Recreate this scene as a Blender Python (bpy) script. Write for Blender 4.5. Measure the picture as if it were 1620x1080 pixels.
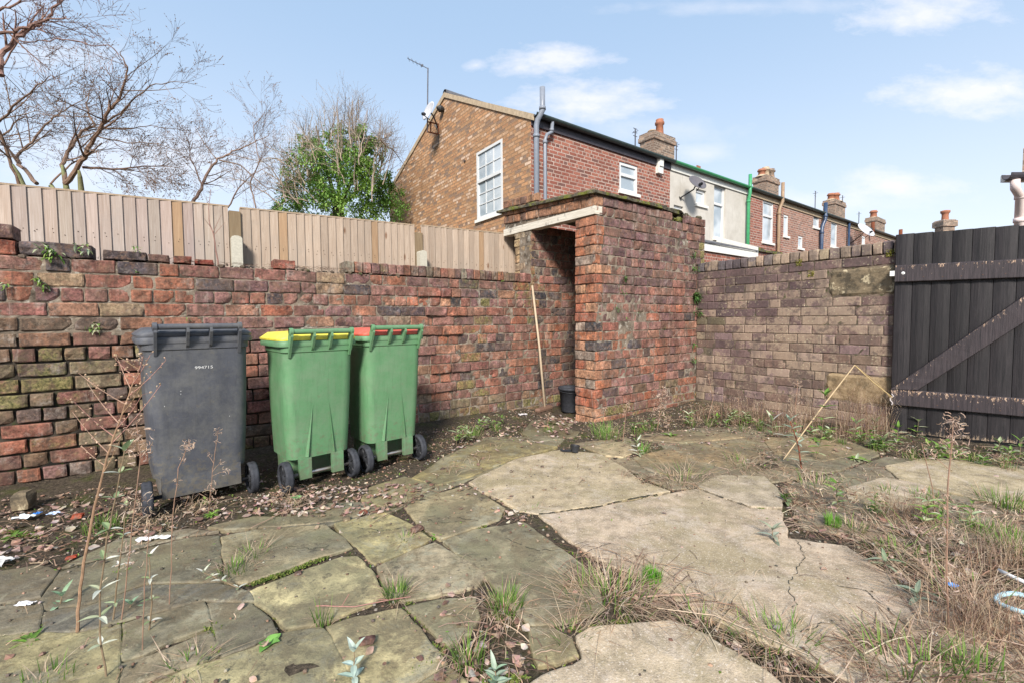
import bpy, math, random
from mathutils import Vector, Matrix, Euler, noise
R = math.radians
random.seed(7)
sc = bpy.context.scene
for o in list(bpy.data.objects): bpy.data.objects.remove(o)
# ------------------------------------------------------------------ camera
F_PX, HCAM = 705.0, 1.09
cam = bpy.data.cameras.new('camera'); camo = bpy.data.objects.new('camera', cam)
sc.collection.objects.link(camo); sc.camera = camo
cam.sensor_width = 36.0; cam.lens = 36.0 * F_PX / 1620.0
cam.clip_start = 0.05; cam.clip_end = 3000
CAMM = Euler((R(90 - 2.75), 0, 0)).to_matrix() @ Euler((0, 0, R(-0.45))).to_matrix()
camo.matrix_world = Matrix.Translation((0, 0, HCAM)) @ CAMM.to_4x4()
# ------------------------------------------------------------------ world
SUN_AZ = Vector((-0.08, -1.0)).normalized(); SUN_EL = R(35)
world = bpy.data.worlds.new('World'); sc.world = world; world.use_nodes = True
def make_world():
    nt = world.node_tree; N = nt.nodes; L = nt.links; N.clear()
    out = N.new('ShaderNodeOutputWorld'); bg = N.new('ShaderNodeBackground')
    sky = N.new('ShaderNodeTexSky'); sky.sky_type = 'NISHITA'; sky.sun_disc = False
    sky.sun_elevation = SUN_EL; sky.sun_rotation = math.atan2(SUN_AZ.x, SUN_AZ.y)
    sky.air_density = 1.0; sky.dust_density = 1.2; sky.ozone_density = 1.0
    tc = N.new('ShaderNodeTexCoord')
    sep = N.new('ShaderNodeSeparateXYZ'); L.new(tc.outputs['Generated'], sep.inputs[0])
    def mth(op, a, b=None, c=None, clamp=False):
        n = N.new('ShaderNodeMath'); n.operation = op; n.use_clamp = clamp
        for i, v in enumerate((a, b, c)):
            if v is None: continue
            if isinstance(v, (int, float)): n.inputs[i].default_value = v
            else: L.new(v, n.inputs[i])
        return n.outputs[0]
    ysafe = mth('MAXIMUM', sep.outputs[1], 0.05)
    U = mth('DIVIDE', sep.outputs[0], ysafe); V = mth('DIVIDE', sep.outputs[2], ysafe)
    nz = N.new('ShaderNodeTexNoise'); nz.inputs['Scale'].default_value = 9; nz.inputs['Detail'].default_value = 8; nz.inputs['Roughness'].default_value = .62
    comb = N.new('ShaderNodeCombineXYZ'); L.new(U, comb.inputs[0]); L.new(mth('MULTIPLY', V, 2.2), comb.inputs[1])
    L.new(comb.outputs[0], nz.inputs['Vector'])
    nf = mth('SUBTRACT', nz.outputs[0], 0.5)
    total = None
    clouds = [(870,108,105,30,1), (935,168,130,38,1), (758,114,24,12,.7), (1445,40,125,36,.9), (1530,162,150,42,1), (1400,302,115,28,.9),
              (1110,250,70,18,.5), (130,95,130,30,.45), (40,10,120,30,.4), (250,250,300,60,.5), (1180,30,260,14,.35), (1330,325,190,22,.45), (1040,212,150,26,.35)]
    for (px, py, rx, ry, st) in clouds:
        u0 = (px - 810) / F_PX; v0 = (505 - py) / F_PX
        du = mth('DIVIDE', mth('SUBTRACT', U, u0), rx / F_PX); dv = mth('DIVIDE', mth('SUBTRACT', V, v0), ry / F_PX)
        d = mth('SQRT', mth('ADD', mth('MULTIPLY', du, du), mth('MULTIPLY', dv, dv)))
        m = mth('SUBTRACT', 1.0, d)
        m = mth('ADD', m, mth('MULTIPLY', nf, 2.3))
        m = mth('MULTIPLY', m, 1.15 * st, clamp=True)
        total = m if total is None else mth('MAXIMUM', total, m)
    front = mth('GREATER_THAN', sep.outputs[1], 0.05)
    total = mth('MULTIPLY', total, front)
    hz = mth('SUBTRACT', 1.0, mth('MULTIPLY', mth('ABSOLUTE', sep.outputs[2]), 1.7), clamp=True)   # milky air low down
    hz = mth('MULTIPLY', mth('POWER', hz, 1.6), .8)
    ms = N.new('ShaderNodeMixRGB'); mh = N.new('ShaderNodeMixRGB'); L.new(hz, mh.inputs[0]); L.new(ms.outputs[0], mh.inputs[1]); mh.inputs[2].default_value = (4.7, 4.8, 5.0, 1)
    ms.inputs[0].default_value = .80; L.new(sky.outputs[0], ms.inputs[1]); ms.inputs[2].default_value = (1.95, 2.72, 3.75, 1)
    mx = N.new('ShaderNodeMixRGB'); L.new(mth('MULTIPLY', total, .70), mx.inputs[0]); L.new(mh.outputs[0], mx.inputs[1]); mx.inputs[2].default_value = (4.5, 4.4, 4.6, 1)
    L.new(mx.outputs[0], bg.inputs[0]); bg.inputs[1].default_value = 0.115
    L.new(bg.outputs[0], out.inputs[0])
make_world()
sun = bpy.data.lights.new('sun', 'SUN'); sun.energy = 3.0; sun.angle = R(12); sun.color = (1.0, .94, .86)
suno = bpy.data.objects.new('sun', sun); sc.collection.objects.link(suno)
sdir = Vector((SUN_AZ.x * math.cos(SUN_EL), SUN_AZ.y * math.cos(SUN_EL), math.sin(SUN_EL)))
suno.rotation_euler = sdir.to_track_quat('Z', 'Y').to_euler(); suno.location = (0, -5, 12)
vs = sc.view_settings; vs.view_transform = 'Standard'; vs.look = 'None'; vs.gamma = 1; vs.exposure = 1.12; vs.use_curve_mapping = False
# ------------------------------------------------------------------ frames and pixel -> world
Udir = Vector((.807, .590, 0)).normalized(); Vdir = Vector((-Udir.y, Udir.x, 0)); Zd = Vector((0, 0, 1))
def fr(s, q, z=0): return Udir * s + Vdir * q + Zd * z
def to_frame(p): return p.dot(Udir), p.dot(Vdir), p.z
def ray(px, py): return CAMM @ Vector(((px - 810) / F_PX, (540 - py) / F_PX, -1.0))
EYE = Vector((0, 0, HCAM))
def g(px, py, z=0.0):
    d = ray(px, py); return EYE + d * ((z - HCAM) / d.z)
def onplane(px, py, n, c):
    d = ray(px, py); t = (c - EYE.dot(n)) / d.dot(n); return EYE + d * t
def on_s(px, py, s): p = onplane(px, py, Udir, s); return p.dot(Vdir), p.z       # q, z
def on_q(px, py, q): p = onplane(px, py, Vdir, q); return p.dot(Udir), p.z       # s, z
def at(px, py, Y): d = ray(px, py); return EYE + d * (Y / d.y)
# ------------------------------------------------------------------ node helpers
class Mat:
    def __init__(s, name, rough=.8, spec=.3, metallic=0):
        s.m = bpy.data.materials.new(name); s.m.use_nodes = True; s.nt = s.m.node_tree; s.N = s.nt.nodes; s.L = s.nt.links
        s.b = s.N['Principled BSDF']; s.b.inputs['Roughness'].default_value = rough; s.b.inputs['Specular IOR Level'].default_value = spec
        s.b.inputs['Metallic'].default_value = metallic
    def put(s, sock, v):
        if isinstance(v, bpy.types.NodeSocket): s.L.new(v, sock)
        elif isinstance(v, (tuple, list)): sock.default_value = tuple(v) + ((1,) if len(v) == 3 and len(sock.default_value) == 4 else ())
        else: sock.default_value = v
    def obj(s): return s.N.new('ShaderNodeTexCoord').outputs['Object']
    def uv(s): return s.N.new('ShaderNodeTexCoord').outputs['UV']
    def scale(s, vec, sx, sy=1, sz=1):
        n = s.N.new('ShaderNodeMapping'); s.L.new(vec, n.inputs[0]); n.inputs['Scale'].default_value = (sx, sy, sz); return n.outputs[0]
    def noise(s, scale, detail=5, rough=.55, vec=None, dist=0):
        n = s.N.new('ShaderNodeTexNoise'); n.inputs['Scale'].default_value = scale; n.inputs['Detail'].default_value = detail
        n.inputs['Roughness'].default_value = rough; n.inputs['Distortion'].default_value = dist
        s.L.new(vec if vec is not None else s.obj(), n.inputs['Vector']); return n.outputs[0]
    def voro(s, scale, vec=None, feature='F1', out=0):
        n = s.N.new('ShaderNodeTexVoronoi'); n.feature = feature; n.inputs['Scale'].default_value = scale
        s.L.new(vec if vec is not None else s.obj(), n.inputs['Vector']); return n.outputs[out]
    def ramp(s, fac, stops, interp='LINEAR'):
        n = s.N.new('ShaderNodeValToRGB'); s.L.new(fac, n.inputs[0]); e = n.color_ramp.elements; n.color_ramp.interpolation = interp
        while len(e) < len(stops): e.new(.5)
        for i, (p, c) in enumerate(stops):
            e[i].position = p; e[i].color = (c, c, c, 1) if isinstance(c, (int, float)) else tuple(c) + (1,)
        return n.outputs[0]
    def mix(s, fac, a, b, mode='MIX'):
        n = s.N.new('ShaderNodeMixRGB'); n.blend_type = mode; s.put(n.inputs[0], fac); s.put(n.inputs[1], a); s.put(n.inputs[2], b); return n.outputs[0]
    def math(s, op, a, b=0.0, clamp=False):
        n = s.N.new('ShaderNodeMath'); n.operation = op; n.use_clamp = clamp; s.put(n.inputs[0], a); s.put(n.inputs[1], b); return n.outputs[0]
    def attr(s, name='Col'):
        n = s.N.new('ShaderNodeAttribute'); n.attribute_name = name; return n
    def bump(s, h, strength=.3, dist=.01):
        n = s.N.new('ShaderNodeBump'); n.inputs['Strength'].default_value = strength; n.inputs['Distance'].default_value = dist
        s.L.new(h, n.inputs['Height']); s.L.new(n.outputs[0], s.b.inputs['Normal'])
    def color(s, c): s.put(s.b.inputs['Base Color'], c); return s
    def rough(s, c): s.put(s.b.inputs['Roughness'], c); return s

MT = {}
def build_materials():
    # near brick: colour from the brick itself, dirt and lichen from noise
    m = Mat('brick_clay', .88, .2); a = m.attr(); o = m.obj()
    n1 = m.noise(9, 6, .6); n2 = m.noise(55, 5, .65); n3 = m.noise(3.1, 5, .6)
    c = m.mix(.95, a.outputs['Color'], m.ramp(n1, [(.34, .42), (.48, .92), (.64, 1.6)]), 'MULTIPLY')
    c = m.mix(.85, c, m.ramp(n2, [(.36, .50), (.5, 1.0), (.64, 1.5)]), 'MULTIPLY')
    c = m.mix(m.ramp(m.noise(24, 6, .7), [(.50, 0), (.64, .55)]), c, (.33, .18, .115))
    c = m.mix(m.ramp(m.noise(5.5, 6, .7), [(.46, 0), (.60, .42)]), c, (.19, .125, .095))
    c = m.mix(m.ramp(m.noise(6.3, 8, .75), [(.55, 0), (.66, .48)]), c, (.50, .42, .36))                       # efflorescence
    c = m.mix(m.ramp(m.noise(13, 6, .7), [(.56, 0), (.68, .75)]), c, (.045, .036, .034))         # soot
    c = m.mix(m.ramp(m.noise(70, 3, .6), [(.63, 0), (.72, .5)]), c, (.47, .36, .27))
    lich = m.math('ADD', m.noise(17, 7, .7), m.math('MULTIPLY', m.math('SUBTRACT', a.outputs['Alpha'], .5), .9))
    lc = m.mix(m.ramp(n2, [(.4, 0), (.6, 1)]), (.075, .085, .025), (.34, .29, .11))
    c = m.mix(m.ramp(lich, [(.56, 0), (.74, .75)]), c, lc)
    c = m.mix(1.0, c, (.80, .83, .84), 'MULTIPLY'); stv = m.noise(3.2, 8, .78, m.scale(o, 5, 5, .8)); c = m.mix(m.ramp(stv, [(.50, 0), (.60, .55)]), c, (.085, .060, .045)); c = m.mix(m.ramp(m.noise(2.6, 7, .72, m.scale(o, 6, 6, .7)), [(.60, 0), (.70, .35)]), c, (.50, .42, .36))
    m.color(c); m.bump(m.math('ADD', m.math('MULTIPLY', n2, .8), m.noise(160, 4, .6)), .75, .006); MT['brick'] = m.m
    # pale weathered brick of the rear wall
    m = Mat('weathered_brick', .9, .15); a = m.attr()
    n1 = m.noise(4.5, 9, .8); n2 = m.noise(45, 5, .7)
    c = m.mix(.6, a.outputs['Color'], m.ramp(n1, [(.34, .55), (.5, 1), (.65, 1.4)]), 'MULTIPLY')
    c = m.mix(.7, c, m.ramp(n2, [(.3, .6), (.55, 1.0), (.75, 1.3)]), 'MULTIPLY')
    lich = m.math('ADD', m.noise(4, 9, .78), m.math('MULTIPLY', m.math('SUBTRACT', a.outputs['Alpha'], .5), .8))
    spots = m.math('MULTIPLY', m.ramp(m.voro(33), [(.12, 1), (.30, 0)]), m.ramp(m.noise(4, 4), [(.45, 0), (.6, .8)]))
    c = m.mix(m.ramp(lich, [(.54, 0), (.62, .60)]), c, (.38, .285, .205))
    c = m.mix(spots, c, (.46, .40, .27))
    c = m.mix(m.ramp(m.noise(10, 7, .75), [(.55, 0), (.62, .6)]), c, (.07, .055, .052)); c = m.mix(m.ramp(m.noise(2.2, 8, .75, m.scale(m.obj(), 3, 3, .7)), [(.50, 0), (.60, .5)]), c, (.085, .068, .062))
    m.color(c); m.bump(m.math('ADD', n2, m.noise(150, 4, .6)), .4, .005); MT['brick_pale'] = m.m
    # mortar
    for nm, c0, c1 in (('mortar', (.26, .21, .16), (.085, .068, .052)), ('mortar_dark', (.07, .058, .045), (.018, .016, .014)), ('mortar_pale', (.20, .15, .115), (.09, .07, .055))):
        m = Mat(nm, .95, .1); c = m.mix(m.ramp(m.noise(6, 6, .65), [(.4, 0), (.62, 1)]), c0, c1)
        c = m.mix(m.ramp(m.noise(19, 6, .7), [(.54, 0), (.64, .85)]), c, (.36, .33, .28) if nm == 'mortar' else (.05, .065, .02))
        m.color(c); m.bump(m.noise(90, 5, .7), .7, .01); MT[nm] = m.m
    # house bricks by brick texture on frame-aligned uv
    def hb(nm, pal, mort, msz=.012):
        m = Mat(nm, .88, .2); uv = m.uv()
        b = m.N.new('ShaderNodeTexBrick'); m.L.new(uv, b.inputs['Vector'])
        b.inputs['Color1'].default_value = (0, 0, 0, 1); b.inputs['Color2'].default_value = (1, 1, 1, 1); b.inputs['Mortar'].default_value = (.5, .5, .5, 1)
        b.inputs['Scale'].default_value = 1; b.inputs['Mortar Size'].default_value = msz; b.inputs['Mortar Smooth'].default_value = .15
        b.inputs['Brick Width'].default_value = .225; b.inputs['Row Height'].default_value = .078; b.offset = .5; b.squash = .5; b.squash_frequency = 4
        c = m.ramp(b.outputs['Color'], pal, 'CONSTANT')
        n1 = m.noise(1.3, 5, .6); n2 = m.noise(14, 6, .7)
        c = m.mix(.7, c, m.ramp(n2, [(.3, .6), (.5, 1), (.7, 1.35)]), 'MULTIPLY')
        mc = m.mix(m.ramp(n2, [(.4, 0), (.6, 1)]), mort, tuple(x * .6 for x in mort))
        c = m.mix(b.outputs['Fac'], c, mc)
        c = m.mix(m.ramp(n1, [(.35, .0), (.7, .45)]), c, tuple(x * .75 for x in pal[1][1]))
        m.color(c); m.bump(m.math('SUBTRACT', m.math('MULTIPLY', n2, .4), b.outputs['Fac']), .7, .01); return m.m
    MT['gable'] = hb('gable_brick', [(0, (.22, .155, .12)), (.16, (.40, .225, .12)), (.40, (.50, .27, .14)), (.60, (.36, .19, .105)), (.76, (.50, .32, .20)), (.90, (.60, .44, .33))], (.36, .23, .14))
    MT['front'] = hb('red_house_brick', [(0, (.19, .075, .055)), (.25, (.29, .105, .075)), (.5, (.33, .13, .09)), (.72, (.24, .085, .06)), (.9, (.14, .08, .07))], (.50, .38, .32))
    MT['front_far'] = hb('far_house_brick', [(0, (.23, .12, .09)), (.25, (.32, .16, .115)), (.5, (.37, .19, .14)), (.75, (.27, .13, .095)), (.9, (.19, .12, .10))], (.50, .40, .34))
    MT['stack'] = hb('chimney_brick', [(0, (.13, .10, .08)), (.25, (.26, .17, .12)), (.5, (.32, .21, .15)), (.7, (.18, .13, .10)), (.9, (.40, .29, .21))], (.40, .34, .28))
    # simple surfaces
    def simple(nm, c, rough=.7, spec=.3, metallic=0, var=.25, sc_=12, bump=.15, b2=None):
        m = Mat(nm, rough, spec, metallic); n = m.noise(sc_, 6, .65)
        m.color(m.mix(m.ramp(n, [(.3, 0), (.7, 1)]), tuple(x * (1 - var) for x in c), tuple(min(1, x * (1 + var)) for x in c)))
        m.rough(m.ramp(m.noise(sc_ * 2.3, 4), [(.3, rough * .8), (.7, min(1, rough * 1.15))]))
        if bump: m.bump(m.noise(sc_ * 8, 4, .6), bump, .004)
        return m.m
    MT['upvc'] = simple('white_frame', (.62, .62, .61), .35, .4, var=.04, bump=0)
    MT['fascia'] = simple('white_fascia', (.72, .71, .66), .5, .4, var=.12, bump=.05)
    MT['slate'] = simple('roof_slate', (.10, .10, .11), .6, .3, var=.35, sc_=6)
    MT['soffit'] = simple('dark_fascia_paint', (.055, .05, .06), .5, .3)
    MT['verge'] = simple('verge_mortar', (.42, .33, .23), .9, .1)
    MT['gutter_black'] = simple('black_gutter', (.045, .065, .062), .4, .4)
    MT['pipe_grey'] = simple('grey_pipe', (.21, .23, .27), .4, .4, var=.1)
    MT['pipe_green'] = simple('green_pipe_paint', (.055, .30, .13), .4, .4, var=.15)
    MT['pipe_tan'] = simple('tan_pipe_paint', (.30, .205, .13), .5, .3)
    MT['pipe_navy'] = simple('navy_pipe_paint', (.03, .055, .11), .35, .5)
    MT['pipe_pink'] = simple('pale_pink_pipe', (.72, .60, .57), .4, .4, var=.08)
    MT['terracotta'] = simple('terracotta_pot', (.33, .14, .085), .8, .2)
    MT['sandstone'] = None
    MT['rust'] = simple('rusty_steel', (.16, .055, .03), .9, .1)
    MT['aerial'] = simple('aluminium_tube', (.14, .14, .155), .45, .4, .6, bump=0)
    MT['dish'] = simple('dish_grey', (.50, .50, .52), .5, .3, var=.1, bump=0)
    MT['dish_dark'] = simple('dish_dark', (.12, .11, .12), .5, .3, var=.1, bump=0)
    MT['black'] = simple('black_plastic', (.025, .026, .03), .45, .4)
    MT['rubber'] = simple('tyre_rubber', (.04, .042, .05), .75, .25, var=.4, sc_=30)
    MT['steel'] = simple('steel_axle', (.50, .45, .42), .35, .5, .8)
    MT['bin_grey'] = None
    # glass, with the reflected sky painted in as a pale base colour
    m = Mat('window_glass', .06, .9); m.color(m.mix(m.ramp(m.noise(1.7, 2), [(.4, 0), (.6, 1)]), (.30, .35, .39), (.50, .54, .57))); MT['glass'] = m.m
    # render
    m = Mat('cream_render', .9, .15); n = m.noise(1.5, 7, .7); st = m.noise(3, 5, .6, m.scale(m.obj(), 6, 6, .5))
    c = m.mix(m.ramp(n, [(.4, 0), (.65, 1)]), (.54, .51, .46), (.44, .41, .36)); c = m.mix(m.ramp(st, [(.55, 0), (.7, .4)]), c, (.30, .28, .24)); m.color(c)
    m.bump(m.noise(40, 4), .2, .01); MT['render'] = m.m
    # bin plastics, scuffed
    for nm, c0 in (('bin_grey', (.050, .053, .064)), ('bin_green', (.088, .205, .095)), ('lid_yellow', (.70, .60, .06)), ('lid_red', (.55, .085, .05))):
        m = Mat(nm, .5, .4); n = m.noise(3, 6, .7); n2 = m.noise(220, 2)
        k = 1.5 if nm == 'bin_grey' else 1.2
        c = m.mix(m.ramp(n, [(.35, 0), (.7, 1)]), c0, tuple(min(1, x * k + .012) for x in c0))
        scr = m.ramp(m.noise(8, 7, .8, m.scale(m.obj(), 1, 1, 9), dist=.6), [(.66, 0), (.72, .35)])
        c = m.mix(scr, c, tuple(min(1, x * 1.5 + .06) for x in c0))
        dust = m.math('MULTIPLY', m.ramp(m.noise(5, 8, .8), [(.44, 0), (.62, 1)]), .22)
        strk = m.ramp(m.noise(4, 7, .7, m.scale(m.obj(), 9, 9, .7)), [(.52, 0), (.66, .30)]); c = m.mix(strk, c, tuple(x * .45 for x in c0))
        sx = m.N.new('ShaderNodeSeparateXYZ'); m.L.new(m.obj(), sx.inputs[0]); hgt = m.math('SUBTRACT', 1.0, m.math('MULTIPLY', sx.outputs[2], 2.2), True)
        spl = m.ramp(m.math('ADD', m.noise(26, 7, .8), m.math('MULTIPLY', hgt, .22)), [(.59, 0), (.68, .5)]); c = m.mix(spl, c, (.13, .11, .075))
        c = m.mix(dust, c, (.25, .24, .20)); m.color(c)
        m.rough(m.ramp(m.noise(6, 6, .7), [(.3, .38), (.7, .68)])); m.bump(n2, .12, .002); MT[nm] = m.m
    # fence wood
    m = Mat('fence_wood', .85, .15); a = m.attr(); uv = m.uv()
    gr = m.noise(3, 6, .65, m.scale(uv, 14, .9, 1), dist=1.2); gf = m.noise(1, 6, .6, m.scale(uv, 160, 3, 1))
    c = m.mix(m.ramp(gr, [(.35, 0), (.65, 1)]), (.35, .28, .24), (.48, .40, .35)); c = m.mix(m.ramp(gf, [(.38, 0), (.62, .6)]), c, (.33, .25, .20))
    kn = m.voro(1, m.scale(uv, 8, 2.6, 1)); c = m.mix(m.ramp(kn, [(.06, .9), (.13, 0)]), c, (.17, .09, .055))
    c = m.mix(m.ramp(m.noise(2.2, 5, .7), [(.48, 0), (.66, .6)]), c, (.34, .29, .26))
    c = m.mix(1, c, a.outputs['Color'], 'MULTIPLY'); m.color(c); m.bump(gf, .3, .003); MT['fence'] = m.m
    # weathered black paint on boards
    m = Mat('black_painted_timber', .55, .35); uv = m.uv(); a = m.attr()
    gf = m.noise(1, 6, .65, m.scale(uv, 120, 4, 1)); gr = m.noise(2, 6, .7, m.scale(uv, 20, 1.5, 1), dist=1)
    c = m.mix(m.ramp(gf, [(.3, 0), (.75, 1)]), (.007, .007, .009), (.052, .043, .046)); c = m.mix(m.ramp(gr, [(.48, 0), (.75, .5)]), c, (.060, .050, .053))
    chip = m.math('ADD', m.noise(1, 7, .8, m.scale(uv, 60, 16, 1)), m.math('MULTIPLY', m.math('SUBTRACT', a.outputs['Alpha'], .5), .5))
    c = m.mix(m.ramp(chip, [(.645, 0), (.675, 1)]), c, m.mix(m.ramp(gf, [(.3, 0), (.7, 1)]), (.26, .16, .09), (.55, .44, .33)))
    c = m.mix(1.0, c, a.outputs['Color'], 'MULTIPLY'); m.color(c); m.bump(m.math('ADD', gf, chip), .45, .003); MT['gate'] = m.m
    m = Mat('bleached_timber', .85, .15); uv = m.uv(); gf = m.noise(1, 6, .65, m.scale(uv, 4, 90, 1))
    c = m.mix(m.ramp(gf, [(.35, 0), (.65, 1)]), (.46, .41, .33), (.70, .65, .56)); c = m.mix(m.ramp(m.noise(9, 6, .7), [(.55, 0), (.68, .8)]), c, (.12, .11, .10)); m.color(c); m.bump(gf, .4, .004); MT['lintel'] = m.m
    # stone flags
    m = Mat('stone_flag', .7, .35); a = m.attr(); n1 = m.noise(1.7, 7, .65); n2 = m.noise(14, 8, .75); n3 = m.noise(90, 4, .6)
    c = m.mix(1.0, a.outputs['Color'], m.ramp(n2, [(.34, .50), (.5, 1), (.66, 1.5)]), 'MULTIPLY')
    c = m.mix(m.ramp(m.noise(3.9, 9, .78, dist=.8), [(.48, 0), (.54, .65)]), c, (.17, .13, .075)); c = m.mix(m.ramp(m.noise(2.9, 9, .8, dist=.5), [(.53, 0), (.58, .6)]), c, (.33, .305, .215))
    c = m.mix(m.ramp(n1, [(.46, 0), (.60, .6)]), c, (.10, .088, .062)); c = m.mix(m.ramp(m.noise(3.3, 7, .7), [(.50, 0), (.62, .55)]), c, (.215, .20, .115))
    c = m.mix(m.ramp(m.noise(7, 9, .8), [(.57, 0), (.64, .75)]), c, (.045, .04, .032)); c = m.mix(m.ramp(m.noise(34, 6, .8), [(.57, 0), (.64, .55)]), c, (.09, .08, .055)); c = m.mix(m.ramp(m.noise(26, 5, .7), [(.64, 0), (.70, .7)]), c, (.42, .39, .26))
    c = m.mix(m.ramp(n3, [(.62, 0), (.72, .45)]), c, (.05, .045, .04))
    m.color(c); m.rough(m.ramp(m.noise(4, 5, .6), [(.4, .42), (.62, .85)])); m.bump(m.math('ADD', m.math('MULTIPLY', m.noise(7, 10, .78), 2.0), m.math('MULTIPLY', n3, .4)), .5, .012); MT['flag'] = m.m
    # concrete
    m = Mat('old_concrete', .88, .2); a = m.attr(); n2 = m.noise(8, 9, .78); n3 = m.noise(130, 4, .6)
    c = m.mix(1.0, m.mix(1.0, a.outputs['Color'], (.84, .80, .74), 'MULTIPLY'), m.ramp(n2, [(.38, .60), (.5, 1), (.62, 1.30)]), 'MULTIPLY')
    c = m.mix(m.ramp(m.noise(1.6, 9, .72), [(.47, 0), (.57, .62)]), c, (.27, .22, .12)); c = m.mix(m.ramp(m.noise(3.4, 9, .8, dist=.8), [(.51, 0), (.60, .40)]), c, (.56, .47, .39))
    c = m.mix(m.ramp(m.noise(5.1, 9, .82, dist=.6), [(.54, 0), (.60, .55)]), c, (.25, .20, .13)); c = m.mix(m.ramp(m.noise(19, 7, .85), [(.56, 0), (.61, .6)]), c, (.22, .175, .125))
    ag = m.voro(140); c = m.mix(m.ramp(ag, [(.10, .6), (.26, 0)]), c, (.15, .115, .08)); c = m.mix(m.ramp(n3, [(.58, 0), (.66, .7)]), c, (.70, .60, .49))
    m.color(c); m.bump(m.math('ADD', m.math('MULTIPLY', m.noise(12, 10, .8), 1.2), m.math('ADD', m.math('MULTIPLY', n3, .45), m.math('MULTIPLY', ag, .3))), .5, .007); MT['concrete'] = m.m
    # soil
    m = Mat('damp_soil', .95, .15); n1 = m.noise(5, 7, .7); n2 = m.noise(50, 6, .75)
    c = m.mix(m.ramp(n2, [(.35, 0), (.65, 1)]), (.030, .024, .018), (.13, .10, .07)); c = m.mix(m.ramp(n1, [(.50, 0), (.66, .75)]), c, (.075, .085, .022)); c = m.mix(m.ramp(m.noise(30, 5, .7), [(.6, 0), (.68, .8)]), c, (.24, .18, .13))
    m.color(c); m.bump(m.math('ADD', n1, n2), .9, .02); MT['soil'] = m.m
    # sandstone block
    m = Mat('lichened_stone', .92, .15); n = m.noise(9, 8, .75); c = m.mix(m.ramp(n, [(.42, 0), (.56, 1)]), (.085, .07, .05), (.20, .155, .10)); c = m.mix(m.ramp(m.noise(12, 7, .7), [(.57, 0), (.62, .9)]), c, (.50, .42, .28)); m.color(c); m.bump(n, .6, .02); MT['sandstone'] = m.m
    m = Mat('patch_render', .95, .1); n = m.noise(9, 8, .75); c = m.mix(m.ramp(n, [(.4, 0), (.6, 1)]), (.20, .14, .08), (.34, .25, .15)); c = m.mix(m.ramp(m.noise(5, 7, .7), [(.55, 0), (.68, .8)]), c, (.11, .09, .06)); m.color(c); m.bump(n, .6, .02); MT['patch'] = m.m
    m = Mat('mossy_slab', .95, .1); n = m.noise(16, 8, .75); c = m.mix(m.ramp(n, [(.4, 0), (.6, 1)]), (.05, .045, .035), (.16, .14, .10)); c = m.mix(m.ramp(m.noise(7, 7, .7), [(.5, 0), (.6, .9)]), c, (.16, .17, .035)); m.color(c); m.bump(n, .9, .03); MT['moss_slab'] = m.m
    # vegetation, colour from the mesh
    m = Mat('plant_matter', .75, .2); a = m.attr(); c = m.mix(.6, a.outputs['Color'], m.ramp(m.noise(40, 4), [(.3, .6), (.7, 1.35)]), 'MULTIPLY'); m.color(c)
    tr = m.N.new('ShaderNodeBsdfTranslucent'); m.L.new(c, tr.inputs[0]); mx = m.N.new('ShaderNodeMixShader'); mx.inputs[0].default_value = .28
    m.L.new(m.b.outputs[0], mx.inputs[1]); m.L.new(tr.outputs[0], mx.inputs[2]); m.L.new(mx.outputs[0], m.N['Material Output'].inputs[0]); MT['veg'] = m.m
    m = Mat('bark', .9, .15); a = m.attr(); c = m.mix(.7, a.outputs['Color'], m.ramp(m.noise(12, 6, .7), [(.3, .5), (.7, 1.5)]), 'MULTIPLY'); m.color(c); m.bump(m.noise(30, 5), .6, .02); MT['bark'] = m.m
    m = Mat('generic_painted', .6, .3); a = m.attr(); m.color(m.mix(.5, a.outputs['Color'], m.ramp(m.noise(60, 4, .7), [(.3, .7), (.7, 1.25)]), 'MULTIPLY')); MT['col'] = m.m
build_materials()
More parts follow.
